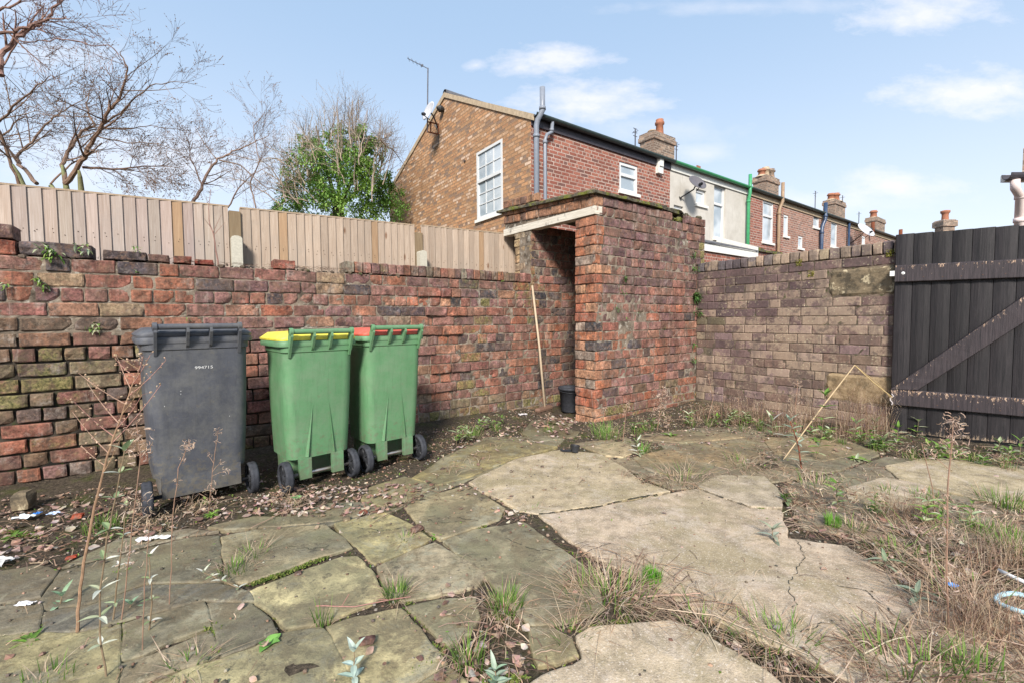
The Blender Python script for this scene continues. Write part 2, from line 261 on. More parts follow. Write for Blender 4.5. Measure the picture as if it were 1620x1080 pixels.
# ------------------------------------------------------------------ mesh builder
WM = {}
class MB:
    def __init__(s): s.v = []; s.f = []; s.c = []; s.mi = []; s.col = (1, 1, 1, 0); s.m = 0
    def vert(s, p, col=None): s.v.append((p[0], p[1], p[2])); s.c.append(col or s.col); return len(s.v) - 1
    def face(s, idx): s.f.append(idx); s.mi.append(s.m)
    def quad(s, a, b, c, d, col=None): i = [s.vert(p, col) for p in (a, b, c, d)]; s.face(i)
    def box(s, O, ax, ay, az):      # O corner, three edge vectors
        O, ax, ay, az = Vector(O), Vector(ax), Vector(ay), Vector(az)
        P = [O + ax * i + ay * j + az * k for k in (0, 1) for j in (0, 1) for i in (0, 1)]
        i = [s.vert(p) for p in P]
        flip = ax.cross(ay).dot(az) < 0
        for q in ((0, 2, 3, 1), (4, 5, 7, 6), (0, 1, 5, 4), (1, 3, 7, 5), (3, 2, 6, 7), (2, 0, 4, 6)):
            q = [i[k] for k in q]; s.face(q[::-1] if flip else q)
    def fbox(s, s0, s1, q0, q1, z0, z1): s.box(fr(s0, q0, z0), Udir * (s1 - s0), Vdir * (q1 - q0), Zd * (z1 - z0))
    def tube(s, pts, rs, n=6, cap=True, col=None):
        pts = [Vector(p) for p in pts]
        if isinstance(rs, (int, float)): rs = [rs] * len(pts)
        prev = None; up = None
        for i, p in enumerate(pts):
            t = (pts[min(i + 1, len(pts) - 1)] - pts[max(i - 1, 0)])
            t = t.normalized() if t.length > 1e-9 else Vector((0, 0, 1))
            if up is None: up = t.orthogonal().normalized()
            else:
                up = up - t * up.dot(t); up = up.normalized() if up.length > 1e-6 else t.orthogonal().normalized()
            w = t.cross(up)
            ring = [s.vert(p + (up * math.cos(2 * math.pi * k / n) + w * math.sin(2 * math.pi * k / n)) * rs[i], col) for k in range(n)]
            if prev:
                for k in range(n): s.face([prev[k], prev[(k + 1) % n], ring[(k + 1) % n], ring[k]])
            elif cap: s.face(ring[::-1])
            prev = ring
        if cap: s.face(prev)
    def lathe(s, O, axis, prof, n=20, col=None):   # prof: list of (r, h)
        axis = Vector(axis).normalized(); e = axis.orthogonal().normalized(); w = axis.cross(e); prev = None
        for r, h in prof:
            ring = [s.vert(Vector(O) + axis * h + (e * math.cos(2 * math.pi * k / n) + w * math.sin(2 * math.pi * k / n)) * max(r, 1e-4), col) for k in range(n)]
            if prev:
                for k in range(n): s.face([prev[k], prev[(k + 1) % n], ring[(k + 1) % n], ring[k]])
            prev = ring
    def loft(s, loops, cap0=True, cap1=True):
        prev = None
        for lp in loops:
            ring = [s.vert(p) for p in lp]; n = len(ring)
            if prev:
                for k in range(n): s.face([prev[k], prev[(k + 1) % n], ring[(k + 1) % n], ring[k]])
            elif cap0: s.face(ring[::-1])
            prev = ring
        if cap1: s.face(prev)
    def strip(s, pts, ws, side, col, col2=None):     # flat ribbon
        prev = None; n = len(pts)
        for i, p in enumerate(pts):
            t = i / max(1, n - 1); c = col if col2 is None else tuple(col[k] * (1 - t) + col2[k] * t for k in range(4))
            w = ws[i] if isinstance(ws, (list, tuple)) else ws
            a = s.vert(p - side * w, c); b = s.vert(p + side * w, c)
            if prev: s.face([prev[0], prev[1], b, a])
            prev = (a, b)
    def build(s, name, mats, parent=None, smooth=False):
        me = bpy.data.meshes.new(name)
        M = WM[parent] if parent is not None else None
        vv = s.v
        if M is not None:
            Mi = M.inverted(); vv = [tuple(Mi @ Vector(p)) for p in s.v]
        me.from_pydata(vv, [], s.f); 
        if not isinstance(mats, (list, tuple)): mats = [mats]
        for m in mats: me.materials.append(m)
        if len(mats) > 1: me.polygons.foreach_set('material_index', s.mi)
        if smooth: me.polygons.foreach_set('use_smooth', [True] * len(me.polygons))
        ca = me.color_attributes.new('Col', 'FLOAT_COLOR', 'POINT')
        ca.data.foreach_set('color', [x for c in s.c for x in (tuple(c) + (0,) if len(c) == 3 else c)])
        uvl = me.uv_layers.new(name='UVMap'); me.update()
        uvs = []
        for p in me.polygons:
            # frame aligned box projection from the world-space vertices
            vs_ = p.vertices; a, b, c = Vector(s.v[vs_[0]]), Vector(s.v[vs_[1]]), Vector(s.v[vs_[2]])
            n = (b - a).cross(c - a); un, vn, zn = abs(n.dot(Udir)), abs(n.dot(Vdir)), abs(n.z)
            for vi in vs_:
                P = Vector(s.v[vi])
                if zn > un and zn > vn: uvs += [P.dot(Udir), P.dot(Vdir)]
                elif vn >= un: uvs += [P.dot(Udir), P.z]
                else: uvs += [P.dot(Vdir), P.z]
        uvl.data.foreach_set('uv', uvs)
        me.validate(); me.update()
        o = bpy.data.objects.new(name, me); sc.collection.objects.link(o)
        if parent is not None: o.parent = parent; WM[o] = WM[parent]
        else: WM[o] = Matrix.Identity(4)
        return o
def tag(o, label=None, cat=None, group=None, kind=None):
    if label: o['label'] = label
    if cat: o['category'] = cat
    if group: o['group'] = group
    if kind: o['kind'] = kind
    return o
def thing(name, loc, label, cat, group=None, rz=0.0):
    o = bpy.data.objects.new(name, None); sc.collection.objects.link(o); o.empty_display_size = .1
    o.location = loc; o.rotation_euler = (0, 0, rz); WM[o] = Matrix.Translation(loc) @ Matrix.Rotation(rz, 4, 'Z')
    return tag(o, label, cat, group)
def single(mb, name, mat, loc, label, cat, group=None, smooth=False):    # a thing that is one mesh with its origin at its base
    e = bpy.data.objects.new('tmp', None); WM[e] = Matrix.Translation(loc)
    o = mb.build(name, mat, None, smooth); me = o.data; me.transform(Matrix.Translation(-Vector(loc))); o.location = loc
    WM[o] = Matrix.Translation(loc); bpy.data.objects.remove(e); return tag(o, label, cat, group)
def rnd(a, b): return random.uniform(a, b)
def nz(p, k=1.0): return noise.noise(Vector(p) * k)
def jit(c, a=.12):
    k = 1 + rnd(-a, a); return (c[0] * k * (1 + rnd(-a, a) * .4), c[1] * k, c[2] * k * (1 + rnd(-a, a) * .4), c[3] if len(c) > 3 else 0)
# ================================================================== GROUND
QL, SD, QS, SW = 4.228, 3.387, 3.183, 5.227       # left wall plane q, doorway plane s, side wall plane q, rear wall plane s
def ground_h(x, y):
    p = Vector((x, y, 0)); s, q, _ = to_frame(p)
    h = -.003 + noise.fractal(p * 2.3, .6, 2.1, 5) * .012 + noise.fractal(p * 13, .6, 2.0, 3) * .006
    if s < 3.4 and q < 4.3: h += .045 * max(0, 1 - (4.23 - q) / .42) * (1 if s < 3.0 else max(0, (3.4 - s) / .4))
    if 3.0 < s < 5.4 and q < 3.3: h += .03 * max(0, 1 - abs(3.15 - q) / .35)
    if s > 4.8 and q < 3.2: h += .03 * max(0, 1 - (5.2 - s) / .4)
    return h
def make_ground():
    xs = [-900, -200, -60, -20, -8] + [-4.6 + .05 * i for i in range(0, 205)] + [8, 20, 60, 200, 900]
    ys = [-900, -100, -20, -4, -.5] + [.7 + .05 * i for i in range(0, 132)] + [9, 14, 25, 60, 200, 1500]
    mb = MB(); idx = []
    for y in ys:
        row = []
        for x in xs:
            near = -5 < x < 6 and .5 < y < 8
            row.append(mb.vert((x, y, ground_h(x, y) if near else -.03)))
        idx.append(row)
    for j in range(len(ys) - 1):
        for i in range(len(xs) - 1): mb.face([idx[j][i], idx[j][i + 1], idx[j + 1][i + 1], idx[j + 1][i]])
    tag(mb.build('ground', MT['soil'], None, True), 'damp dark soil under the yard paving', kind='structure')
make_ground()
def slab(mb, pix, col, thick=.06, ztop=.012, seed=0, rough=.012, tilt=.004, raw=False):
    P = [g(*p, z=ztop) for p in pix] if not raw else [Vector(p) for p in pix]
    ar = sum(P[i].x * P[(i + 1) % len(P)].y - P[(i + 1) % len(P)].x * P[i].y for i in range(len(P)))
    if ar < 0: P = P[::-1]
    pts = []
    for i in range(len(P)):
        a, b = P[i], P[(i + 1) % len(P)]; n = max(2, int((b - a).length / .03)); d = (b - a); w = Vector((d.y, -d.x, 0)).normalized()
        for k in range(n):
            t = k / n; p = a + d * t; env = min(1, 4 * t * (1 - t) + .35)
            p = p + w * ((.006 if seed < 50 else .004) + noise.fractal(Vector((p.x * 9, p.y * 9, seed * 3.7)), .8, 2.1, 5) * rough * .7 * env)
            pts.append(p)
    n = len(pts); tx, ty = rnd(-tilt, tilt), rnd(-tilt, tilt); C = sum(pts, Vector()) / n; dz = rnd(-.003, .003)
    def zt(p): return ztop + dz + (p.x - C.x) * tx + (p.y - C.y) * ty
    def inset(k):
        out = []
        for i, p in enumerate(pts):
            t = pts[(i + 1) % n] - pts[i - 1]; w = Vector((-t.y, t.x, 0)).normalized(); out.append(p + w * k)
        return out
    cc = tuple(col) + (0,)
    r0 = [mb.vert((p.x, p.y, zt(p) - thick), cc) for p in pts]
    r1 = [mb.vert((p.x, p.y, zt(p) - .005 - abs(nz(p, 19)) * .006), cc) for p in pts]
    r2 = [mb.vert((p.x, p.y, zt(p) - .0015), cc) for p in inset(.003)]
    r3 = [mb.vert((p.x, p.y, zt(p)), cc) for p in inset(.008)]
    for a, b in ((r0, r1), (r1, r2), (r2, r3)):
        for k in range(n): mb.face([a[k], a[(k + 1) % n], b[(k + 1) % n], b[k]])
    mb.face(r3)
FLAGS = [
 ([(-60,1012),(60,1001),(122,1000),(191,986),(186,1100),(-60,1110)], (0.340,0.286,0.149)),
 ([(197,984),(324,950),(333,989),(275,1007),(226,1032),(193,1040)], (0.239,0.205,0.135)),
 ([(192,1046),(230,1037),(333,994),(343,1035),(285,1052),(220,1072),(188,1090)], (0.249,0.205,0.131)),
 ([(330,951),(398,953),(410,962),(426,976),(437,996),(402,1014),(349,1033),(339,991)], (0.181,0.154,0.105)),
 ([(509,989),(441,1000),(402,1022),(347,1042),(290,1058),(200,1095),(575,1100)], (0.386,0.328,0.175)),
 ([(396,934),(470,905),(540,881),(565,880),(591,905),(606,942),(575,957),(545,970),(510,983),(452,991),(427,965),(405,953)], (0.511,0.430,0.227)),
 ([(351,848),(400,838),(515,829),(541,849),(556,866),(500,881),(440,903),(394,919),(357,917)], (0.340,0.277,0.166)),
 ([(530,826),(607,808),(647,826),(682,850),(650,866),(592,889),(570,868),(545,848)], (0.408,0.338,0.166)),
 ([(640,798),(690,780),(738,766),(773,786),(798,802),(788,820),(740,836),(695,850),(662,828)], (0.318,0.256,0.149)),
 ([(598,894),(650,870),(690,857),(742,888),(768,905),(753,928),(700,936),(640,948),(612,943)], (0.352,0.286,0.184)),
 ([(643,957),(690,948),(753,942),(758,975),(742,1000),(706,1018),(672,985)], (0.307,0.266,0.157)),
 ([(518,988),(553,976),(635,960),(670,998),(706,1046),(650,1076),(610,1100),(570,1095),(540,1030)], (0.396,0.328,0.175)),
 ([(702,853),(750,836),(828,824),(868,852),(905,878),(938,905),(955,960),(900,982),(838,984),(792,938),(762,905)], (0.284,0.241,0.149)),
 ([(836,990),(870,988),(905,1009),(914,1034),(880,1044),(850,1048)], (0.272,0.226,0.122)),
 ([(650,1086),(708,1051),(745,1086),(720,1120),(640,1120)], (0.340,0.297,0.157)),
 ([(700,726),(770,695),(838,699),(882,706),(812,724),(745,752),(692,766),(652,755)], (0.307,0.246,0.113)),
 ([(585,770),(640,753),(688,768),(650,788),(604,800),(572,788)], (0.249,0.205,0.105)),
 ([(925,707),(985,697),(1010,712),(985,722),(958,719)], (0.408,0.318,0.192)),
 ([(1002,722),(1080,702),(1190,698),(1204,718),(1130,745),(1060,750),(1020,740)], (0.307,0.215,0.113)),
 ([(1010,692),(1100,682),(1180,690),(1080,699)], (0.307,0.226,0.131)),
 ([(842,664),(900,664),(925,676),(908,690),(850,697),(826,684)], (0.136,0.113,0.061)),
 ([(1205,690),(1330,694),(1385,712),(1300,728),(1225,716)], (0.295,0.215,0.122)),
 ([(66,944),(97,902),(180,880),(300,849),(347,846),(352,917),(232,920),(143,951),(70,962)], (0.171,0.149,0.101)),
 ([(66,999),(72,966),(143,956),(232,925),(345,922),(396,934),(402,950),(324,946),(196,980),(122,996)], (.150,.135,.105)),
 ([(-50,912),(60,893),(92,902),(62,943),(-50,958)], (0.159,0.133,0.092)),
 ([(-50,963),(63,949),(66,966),(61,997),(-50,1006)], (0.193,0.164,0.113)),
 ([(96,896),(185,852),(300,834),(345,838),(300,844),(180,875)], (0.227,0.184,0.131)),
 ([(352,836),(330,832),(400,816),(500,818),(515,824),(450,830)], (0.249,0.205,0.122)),
 ([(455,812),(520,800),(585,803),(600,806),(528,822),(470,820)], (0.227,0.184,0.113)),
]
CONC = [
 ([(742,761),(815,725),(885,710),(950,716),(985,736),(1010,757),(1060,775),(1000,786),(940,799),(850,811),(822,807),(792,788),(762,776)], (.47,.39,.27)),
 ([(852,814),(940,803),(1062,779),(1102,772),(1185,803),(1236,806),(1246,850),(1340,862),(1400,902),(1440,940),(1500,962),(1600,1010),(1650,1120),(1420,1120),(1350,1080),(1260,1030),(1180,1000),(1110,965),(1040,925),(960,888),(900,853)], (.50,.405,.31)),
 ([(1104,768),(1140,750),(1210,752),(1240,782),(1236,801),(1188,799),(1140,784)], (.46,.39,.30)),
 ([(912,1004),(932,992),(1000,985),(1060,981),(1092,992),(1130,1012),(1200,1052),(1290,1120),(780,1130),(830,1085),(872,1062),(920,1042),(917,1020)], (.53,.44,.33)),
 ([(1337,772),(1400,753),(1462,765),(1482,790),(1430,803),(1380,797),(1342,786)], (.48,.40,.31)),
 ([(1400,736),(1470,722),(1680,742),(1680,806),(1560,792),(1484,772),(1422,756)], (.44,.37,.25)),
 ([(1480,1010),(1560,985),(1700,1000),(1700,1100),(1560,1100)], (.48,.41,.32)),
]
LOW = [
 ([(905,700),(1000,688),(1100,676),(1200,672),(1300,684),(1400,700),(1400,716),(1330,742),(1240,760),(1110,768),(1062,772),(1012,752),(962,722)], (.26,.205,.13)),
 ([(1236,770),(1335,745),(1400,722),(1700,740),(1700,860),(1480,862),(1400,850),(1270,835)], (.27,.22,.155)),
 ([(560,800),(640,770),(700,722),(770,690),(900,690),(880,704),(740,758),(640,800),(600,815)], (.22,.19,.115)),
 ([(420,830),(520,796),(640,790),(600,812),(520,830),(440,845)], (.17,.15,.11)),
]
def make_paving():
    mb = MB()
    for k, (p, c) in enumerate(FLAGS): slab(mb, p, c, seed=k)
    for k, (p, c) in enumerate(LOW): slab(mb, p, c, seed=80 + k, ztop=.004)
    tag(mb.build('stone_paving', MT['flag']), 'cracked irregular stone flags stained green and dark', kind='structure')
    mb = MB()
    for k, (p, c) in enumerate(CONC): slab(mb, p, c, seed=50 + k, ztop=.016, rough=.018, tilt=.002)
    tag(mb.build('concrete_paving', MT['concrete']), 'pale broken concrete slabs across the yard', kind='structure')
make_paving()
# ================================================================== NEAR BRICKWORK
def brick(mb, P, s0, s1, z0, z1, d, col, mort=.010, depth=.05, amp=1.0, chip=.08):
    """P(s,z,d) -> point; one rough, round-edged brick with its outer face at d"""
    nx = 7 if s1 - s0 > .14 else 4; ny = 4
    h = mort / 2; a0, a1, b0, b1 = s0 + h, s1 - h, z0 + h, z1 - h
    if a1 - a0 < .02: return
    tx, tz = rnd(-.02, .02) * amp, rnd(-.03, .03) * amp; sk = rnd(-.004, .004) * amp
    ch = [rnd(.3, 1) if random.random() < chip else 0 for _ in range(4)]
    G = []
    sd = rnd(0, 100)
    for j in range(ny + 1):
        v = (0, .07, .5, .93, 1)[j]; row = []
        for i in range(nx + 1):
            u = (0, .035, .22, .4, .6, .78, .965, 1)[i] if nx == 7 else (0, .08, .5, .92, 1)[i]
            sx = a0 + (a1 - a0) * u; zz = b0 + (b1 - b0) * v + sk * (u - .5)
            e = (1 if i in (0, nx) else 0) + (1 if j in (0, ny) else 0)
            dd = d - .0045 * e + (u - .5) * tx * .2 + (v - .5) * tz * .1
            if e: 
                q = Vector((sx * 25, zz * 25, sd)); sx += nz(q) * .0035 * amp * (1 if nx else 0); zz += nz(q + Vector((7, 3, 1))) * .0035 * amp
            dd += nz(Vector((sx * 18, zz * 18, sd))) * .0035 * amp + nz(Vector((sx * 60, zz * 60, sd))) * .0018 * amp
            for c, (cu, cv) in enumerate(((0, 0), (1, 0), (0, 1), (1, 1))):
                if ch[c]:
                    r = math.hypot((u - cu) * (s1 - s0), (v - cv) * (z1 - z0)); dd -= max(0, .045 - r) * .5 * ch[c]
            row.append(mb.vert(P(sx, zz, dd), col))
        G.append(row)
    for j in range(ny):
        for i in range(nx): mb.face([G[j][i], G[j][i + 1], G[j + 1][i + 1], G[j + 1][i]])
    ring = G[0] + [G[j][nx] for j in range(1, ny + 1)] + G[ny][:-1][::-1] + [G[j][0] for j in range(ny - 1, 0, -1)]
    pos = []
    for u, v in [(i / nx, 0) for i in range(nx + 1)] + [(1, j / ny) for j in range(1, ny + 1)] + [(i / nx, 1) for i in range(nx - 1, -1, -1)] + [(0, j / ny) for j in range(ny - 1, 0, -1)]:
        pos.append(mb.vert(P(a0 + (a1 - a0) * u, b0 + (b1 - b0) * v, d - depth), col))
    n = len(ring)
    for k in range(n): mb.face([ring[(k + 1) % n], ring[k], pos[k], pos[(k + 1) % n]])
def cell_bricks(s0, s1, course, L=.245, bond=3, seed=0):
    """positions of the bricks of one course"""
    rs = random.Random(seed * 1000 + course); out = []
    hd = (course + seed) % (bond + 1) == 0
    step = L / 2 if hd else L
    x = s0 - (L / 4 if hd else (L / 2 if course % 2 else 0)) + rs.uniform(-.02, .02)
    while x < s1:
        w = step * rs.uniform(.95, 1.05)
        if not hd and rs.random() < .13: w = L / 2
        if x + w > s0: 
            a, b = max(x, s0), min(x + w, s1)
            if b - a > .035: out.append((a, b))
        x += w
    return out
def mortar_sheet(mb, P, s0, s1, z0, z1f, rec, step=.03, z0f=None):
    ns = max(2, int((s1 - s0) / step)); nzv = 40
    idx = []
    for i in range(ns + 1):
        s = s0 + (s1 - s0) * i / ns; zt = z1f(s); zb = z0; col = []
        for j in range(nzv + 1):
            z = zb + (zt - zb) * j / nzv; r = rec(s, z) if callable(rec) else rec
            col.append(mb.vert(P(s, z, -r + noise.fractal(Vector((s * 22, z * 22, 3)), .6, 2, 3) * .006)))
        idx.append(col)
    for i in range(ns):
        for j in range(nzv): mb.face([idx[i][j], idx[i + 1][j], idx[i + 1][j + 1], idx[i][j + 1]])
REDS = [(.30,.115,.075), (.34,.135,.085), (.27,.105,.075), (.25,.105,.085), (.35,.165,.11), (.23,.115,.10), (.18,.095,.09), (.34,.12,.07), (.29,.14,.115), (.28,.115,.08)]
DARKS = [(.055,.05,.055), (.10,.065,.065), (.075,.06,.065)]
PALES = [(.33,.22,.14), (.36,.19,.12), (.28,.20,.14)]
OLIVE = [(.17,.12,.075), (.21,.13,.08), (.145,.10,.07), (.24,.115,.07), (.13,.09,.075), (.19,.15,.09), (.16,.07,.055)]
def sz_of(px, py, q): return on_q(px, py, q)
def build_left_wall():
    t = thing('brick_wall', fr(1.0, QL, 0), 'long old red brick yard wall with ragged top behind the bins', 'wall')
    n = Vector(-Vdir); P = lambda s, z, d: fr(s, QL, z) + n * d
    CH = .0995; z0 = -.06; mb = MB(); S0, S1 = -2.1, 5.35
    tooth = {}
    for c in range(24):
        za, zb = z0 + c * CH, z0 + (c + 1) * CH; zm = (za + zb) / 2
        top_c = 16 
        if c >= top_c: a, b = SD, S1
        else: a, b = S0, S1
        if c >= 23: continue
        for k, (x0, x1) in enumerate(cell_bricks(a, b, c, seed=3)):
            if x0 < 2.2 < x1: tooth[c] = x1
            xm = (x0 + x1) / 2; r = random.random(); al = rnd(.1, .5)
            low_left = (xm < .35) and (zm < 1.15 + .3 * nz(Vector((xm * 2, zm * 2, 0))) - max(0, xm + .2) * .5)
            if low_left:
                col = random.choice(OLIVE); mort = .0155; al = rnd(.35, .75) if .55 < zm < .95 and xm < -.05 else rnd(.1, .55)
                if random.random() < .12: col = random.choice(REDS)
            else:
                mort = .0095 if xm > .5 else .011
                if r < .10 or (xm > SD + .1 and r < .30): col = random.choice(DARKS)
                elif r < .17: col = random.choice(PALES)
                else: col = random.choice(REDS)
                if zm < .22 and random.random() < .6: col = random.choice(OLIVE)
                if zm < .12: al = rnd(.4, .8)
                if 2.4 < xm < 2.75 and random.random() < .35: al = rnd(.6, .8)
            if zm > 1.4 and xm < .5 and random.random() < .5: col = random.choice([(.17,.12,.12), (.22,.10,.08), (.12,.10,.10)])
            if SD - .15 < xm < SD + .1 and zm > 1.0 and zm < 1.7: al = .62
            d = rnd(-.006, .005)
            if xm < 1.9 + .35 * nz(Vector((c * .7, 0, 5))) + .25 : d += .0
            if 1.95 < xm < 2.45 and .35 < zm < 1.55 and (c % 2 == 0) and random.random() < .75: d += rnd(.02, .038)
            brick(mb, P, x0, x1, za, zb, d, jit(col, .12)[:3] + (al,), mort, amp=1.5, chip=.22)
    mb.build('brickwork', MT['brick'], t)
    mb = MB(); zt = z0 + 16 * CH - .004
    mortar_sheet(mb, P, S0, .55, z0, lambda s: 1.12 + .12 * nz(Vector((s * 2, 0, 8))), .022)
    mb.fbox(S0, .55, QL + .035, QL + .23, z0, zt - .002)
    mb.build('dark_joints', MT['mortar_dark'], t)
    mb = MB(); mortar_sheet(mb, P, S0, .56, 1.0, lambda s: zt, .010)
    mortar_sheet(mb, P, .55, SD, z0, lambda s: zt, .0075, z0f=None)
    mortar_sheet(mb, P, SD, S1, z0, lambda s: z0 + 23 * CH, .0075)
    mb.fbox(.55, SD, QL + .02, QL + .23, z0, zt); mb.fbox(SD, S1, QL + .02, QL + .23, z0, z0 + 23 * CH)
    mb.build('mortar', MT['mortar'], t)
    # coping: bricks on edge to the right, long flat bricks to the left, a bare ragged stretch between
    mb = MB(); ztop = z0 + 16 * CH
    Pt = P
    s = on_q(546, 410, QL)[0]
    while s < SD - .03:
        w = rnd(.074, .086); col = random.choice(REDS + [(.22,.15,.11), (.20,.17,.13), (.17,.09,.08)] * 2)
        hh = rnd(.108, .120); brick(mb, P, s, s + w, ztop + .004, ztop + hh, rnd(-.004, .008), jit(col)[:3] + (rnd(.2, .6),), .009, depth=.22, amp=1.2)
        s += w
    for (pa, pb, hh, col) in ((28,146,.10,(.105,.085,.095)), (160,232,.075,(.10,.075,.075)), (232,268,.065,(.16,.075,.065)), (272,303,.065,(.24,.08,.055)), (306,338,.05,(.20,.05,.035)), (432,468,.085,(.27,.085,.06)), (-70,-20,.10,(.12,.09,.09))):
        a = on_q(pa, 390, QL)[0]; b = on_q(pb, 390, QL)[0]
        brick(mb, P, a, b, ztop + .003, ztop + hh, rnd(.0, .012), col + (.35,), .010, depth=.2, amp=2.2, chip=.5)
    for k, c in enumerate((0, 1)):
        a = on_q(-140, 370, QL)[0]; b = on_q(24 - k * 3, 370, QL)[0]; brick(mb, P, b - .25, b, ztop + CH * k, ztop + CH * (k + 1), .004, ((.26,.08,.05), (.14,.08,.07))[k] + (.3,), .012, depth=.2, amp=1.5); brick(mb, P, b - .50, b - .25, ztop + CH * k, ztop + CH * (k + 1), .004, (.2,.09,.06,.3), .012, depth=.2)
    mb.build('coping', MT['brick'], t)
    mb = MB(); # rubble mortar along the bare top
    for k in range(170):
        s = rnd(-1.2, 1.75); p = fr(s, QL + rnd(.0, .18), ztop + rnd(-.01, .012)); r = rnd(.008, .032)
        mb.lathe(p, (rnd(-.3, .3), rnd(-.3, .3), 1), [(0, r * .5), (r * .8, r * .3), (r, -.1 * r), (r * .6, -r * .6)], 5)
    mb.build('rubble', MT['mortar_pale'], t)
    return t
LW = build_left_wall()
def build_outhouse():
    t = thing('brick_outhouse', fr(4.3, 3.7, 0), 'roofed brick outhouse with open doorway in the yard corner', 'outhouse')
    CH = .099; z0 = -.03
    rs = random.Random(5)
    def ccol(c):
        r = random.Random(c * 7 + 1).random(); return ((.055,.055,.065), (.45,.22,.13), (.42,.15,.08), (.38,.12,.07))[0 if c in (8, 10) else 1 + int(r * 3)]
    # side wall, outer face -V
    n = -Vdir; P = lambda s, z, d: fr(s, QS, z) + n * d
    SE = 5.40
    def topc(s):
        return 24 if s < 4.35 or s > 4.95 else (24 if s < 4.6 else 23)
    mb = MB()
    for c in range(24):
        za, zb = z0 + c * CH, z0 + (c + 1) * CH; zm = (za + zb) / 2
        cb = cell_bricks(SD, SE, c, seed=8, bond=4)
        for k, (x0, x1) in enumerate(cb):
            xm = (x0 + x1) / 2
            if c >= topc(xm): continue
            r = random.random(); al = rnd(.1, .45)
            if k == 0: col = ccol(c)
            elif zm > 1.3: col = random.choice([(.23,.12,.105), (.20,.10,.095), (.17,.09,.09), (.26,.12,.09), (.14,.08,.08), (.21,.11,.085)])
            elif zm < .35: col = random.choice(OLIVE + REDS * 2 + [(.30,.09,.055), (.36,.11,.06)])
            else: col = random.choice(REDS + [(.30,.14,.10)] * 2)
            if r < .07 and zm < 1.3: col = random.choice(DARKS)
            if SE - .14 < xm and 1.55 < zm < 2.0: al = .75; col = (.34, .24, .11)
            if zm < .16: al = rnd(.4, .75)
            d = rnd(-.005, .006) + .012 * nz(Vector((xm * 1.4, zm * 1.4, 2)))
            brick(mb, P, x0, x1, za, zb, d, jit(col, .12)[:3] + (al,), .010, amp=1.5, chip=.14)
        # front end of the wall, two brick faces per course
        w = [(.0, .30)] if c % 2 else [(0, .15), (.15, .30)]
        if c >= 22: continue
        Pf = lambda a, z, d: fr(SD - d, QS + a, z)
        # mirrored so that the outline runs the right way
        Pm = lambda a, z, d: fr(SD - d, QS + .3 - a, z)
        for k, (a0, a1) in enumerate(w):
            a0m, a1m = .3 - a1, .3 - a0
            col = ccol(c) if k == 0 else ccol(c + 40); 
            if rs.random() < .12: col = (.34, .25, .20)
            brick(mb, Pm, max(a0m, 0), min(a1m, .296), za, zb, rnd(-.004, .008), jit((col[0] * 1.1, col[1] * 1.15, col[2] * 1.15), .1)[:3] + (rnd(.1, .4),), .010, amp=1.5, chip=.14)
    # lintel courses and jamb head over the doorway, facing -U
    for c in range(3):
        za, zb = 2.245 + c * CH, 2.245 + (c + 1) * CH
        x = rs.uniform(0, .05)
        Pm = lambda a, z, d: fr(SD - d, QS + 1.62 - a, z + (a * -.062 + .085) )
        a = 0 if c % 2 else -.12
        lim = 1.62 - (.0 if c == 0 else (.02 if c == 1 else .9))
        while a < lim:
            b = min(a + (.235 if rs.random() < .6 else .12), lim)
            if b - max(a, 0) > .03: brick(mb, Pm, max(a, 0), b, za - (.0 if c else .0), zb, rnd(-.004, .008), jit(rs.choice([(.36,.16,.09), (.30,.14,.08), (.40,.20,.11), (.20,.11,.08)]))[:3] + (rnd(.2, .5),), .010, amp=1.5)
            a = b
    for c in range(9):     # jamb above the yard wall
        za, zb = 1.50 + c * CH, 1.50 + (c + 1) * CH
        if zb > 2.25: zb = 2.25
        if zb - za < .03: break
        Pm = lambda a, z, d: fr(SD - d, QL + .34 - a, z)
        for (a0, a1) in ([(0, .12), (.12, .34)] if c % 2 else [(0, .22), (.22, .34)]): brick(mb, Pm, a0, a1, za, zb, rnd(-.004, .006), jit(rs.choice([(.42,.30,.16), (.38,.25,.14), (.45,.34,.22)]))[:3] + (rnd(.3, .6),), .010, amp=1.2)
    # back wall inside, facing -U
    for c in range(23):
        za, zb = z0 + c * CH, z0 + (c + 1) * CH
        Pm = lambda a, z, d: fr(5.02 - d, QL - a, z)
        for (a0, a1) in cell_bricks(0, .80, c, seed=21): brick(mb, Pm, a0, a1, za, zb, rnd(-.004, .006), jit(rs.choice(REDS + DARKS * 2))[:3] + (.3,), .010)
    mb.build('brickwork', MT['brick'], t)
    mb = MB()
    mortar_sheet(mb, P, SD + .012, SE, z0, lambda s: z0 + 23 * CH, .0085)
    mb.fbox(SD + .014, SE - .006, QS + .02, QS + .29, z0, z0 + 23 * CH - .004)
    mb.fbox(5.03, 5.2, QS + .2, QL + .02, z0, z0 + 23 * CH)
    mb.fbox(SD + .014, SD + .25, QS + .015, QS + 1.60, 2.25, 2.40)
    mb.fbox(SD + .014, SD + .25, QL + .018, QL + .335, 1.45, 2.25)
    mb.build('mortar', MT['mortar'], t)
    mb = MB()      # timber lintel
    a = fr(SD - .012, QS + .0, 2.155); b = fr(SD - .012, QS + 1.60, 2.175)
    mb.box(a, Udir * .11, b - a, Zd * .082); mb.build('lintel', MT['lintel'], t)
    mb = MB()      # mossy slab roof with a ragged edge
    nq, ns = 34, 34; top = {}; bot = {}
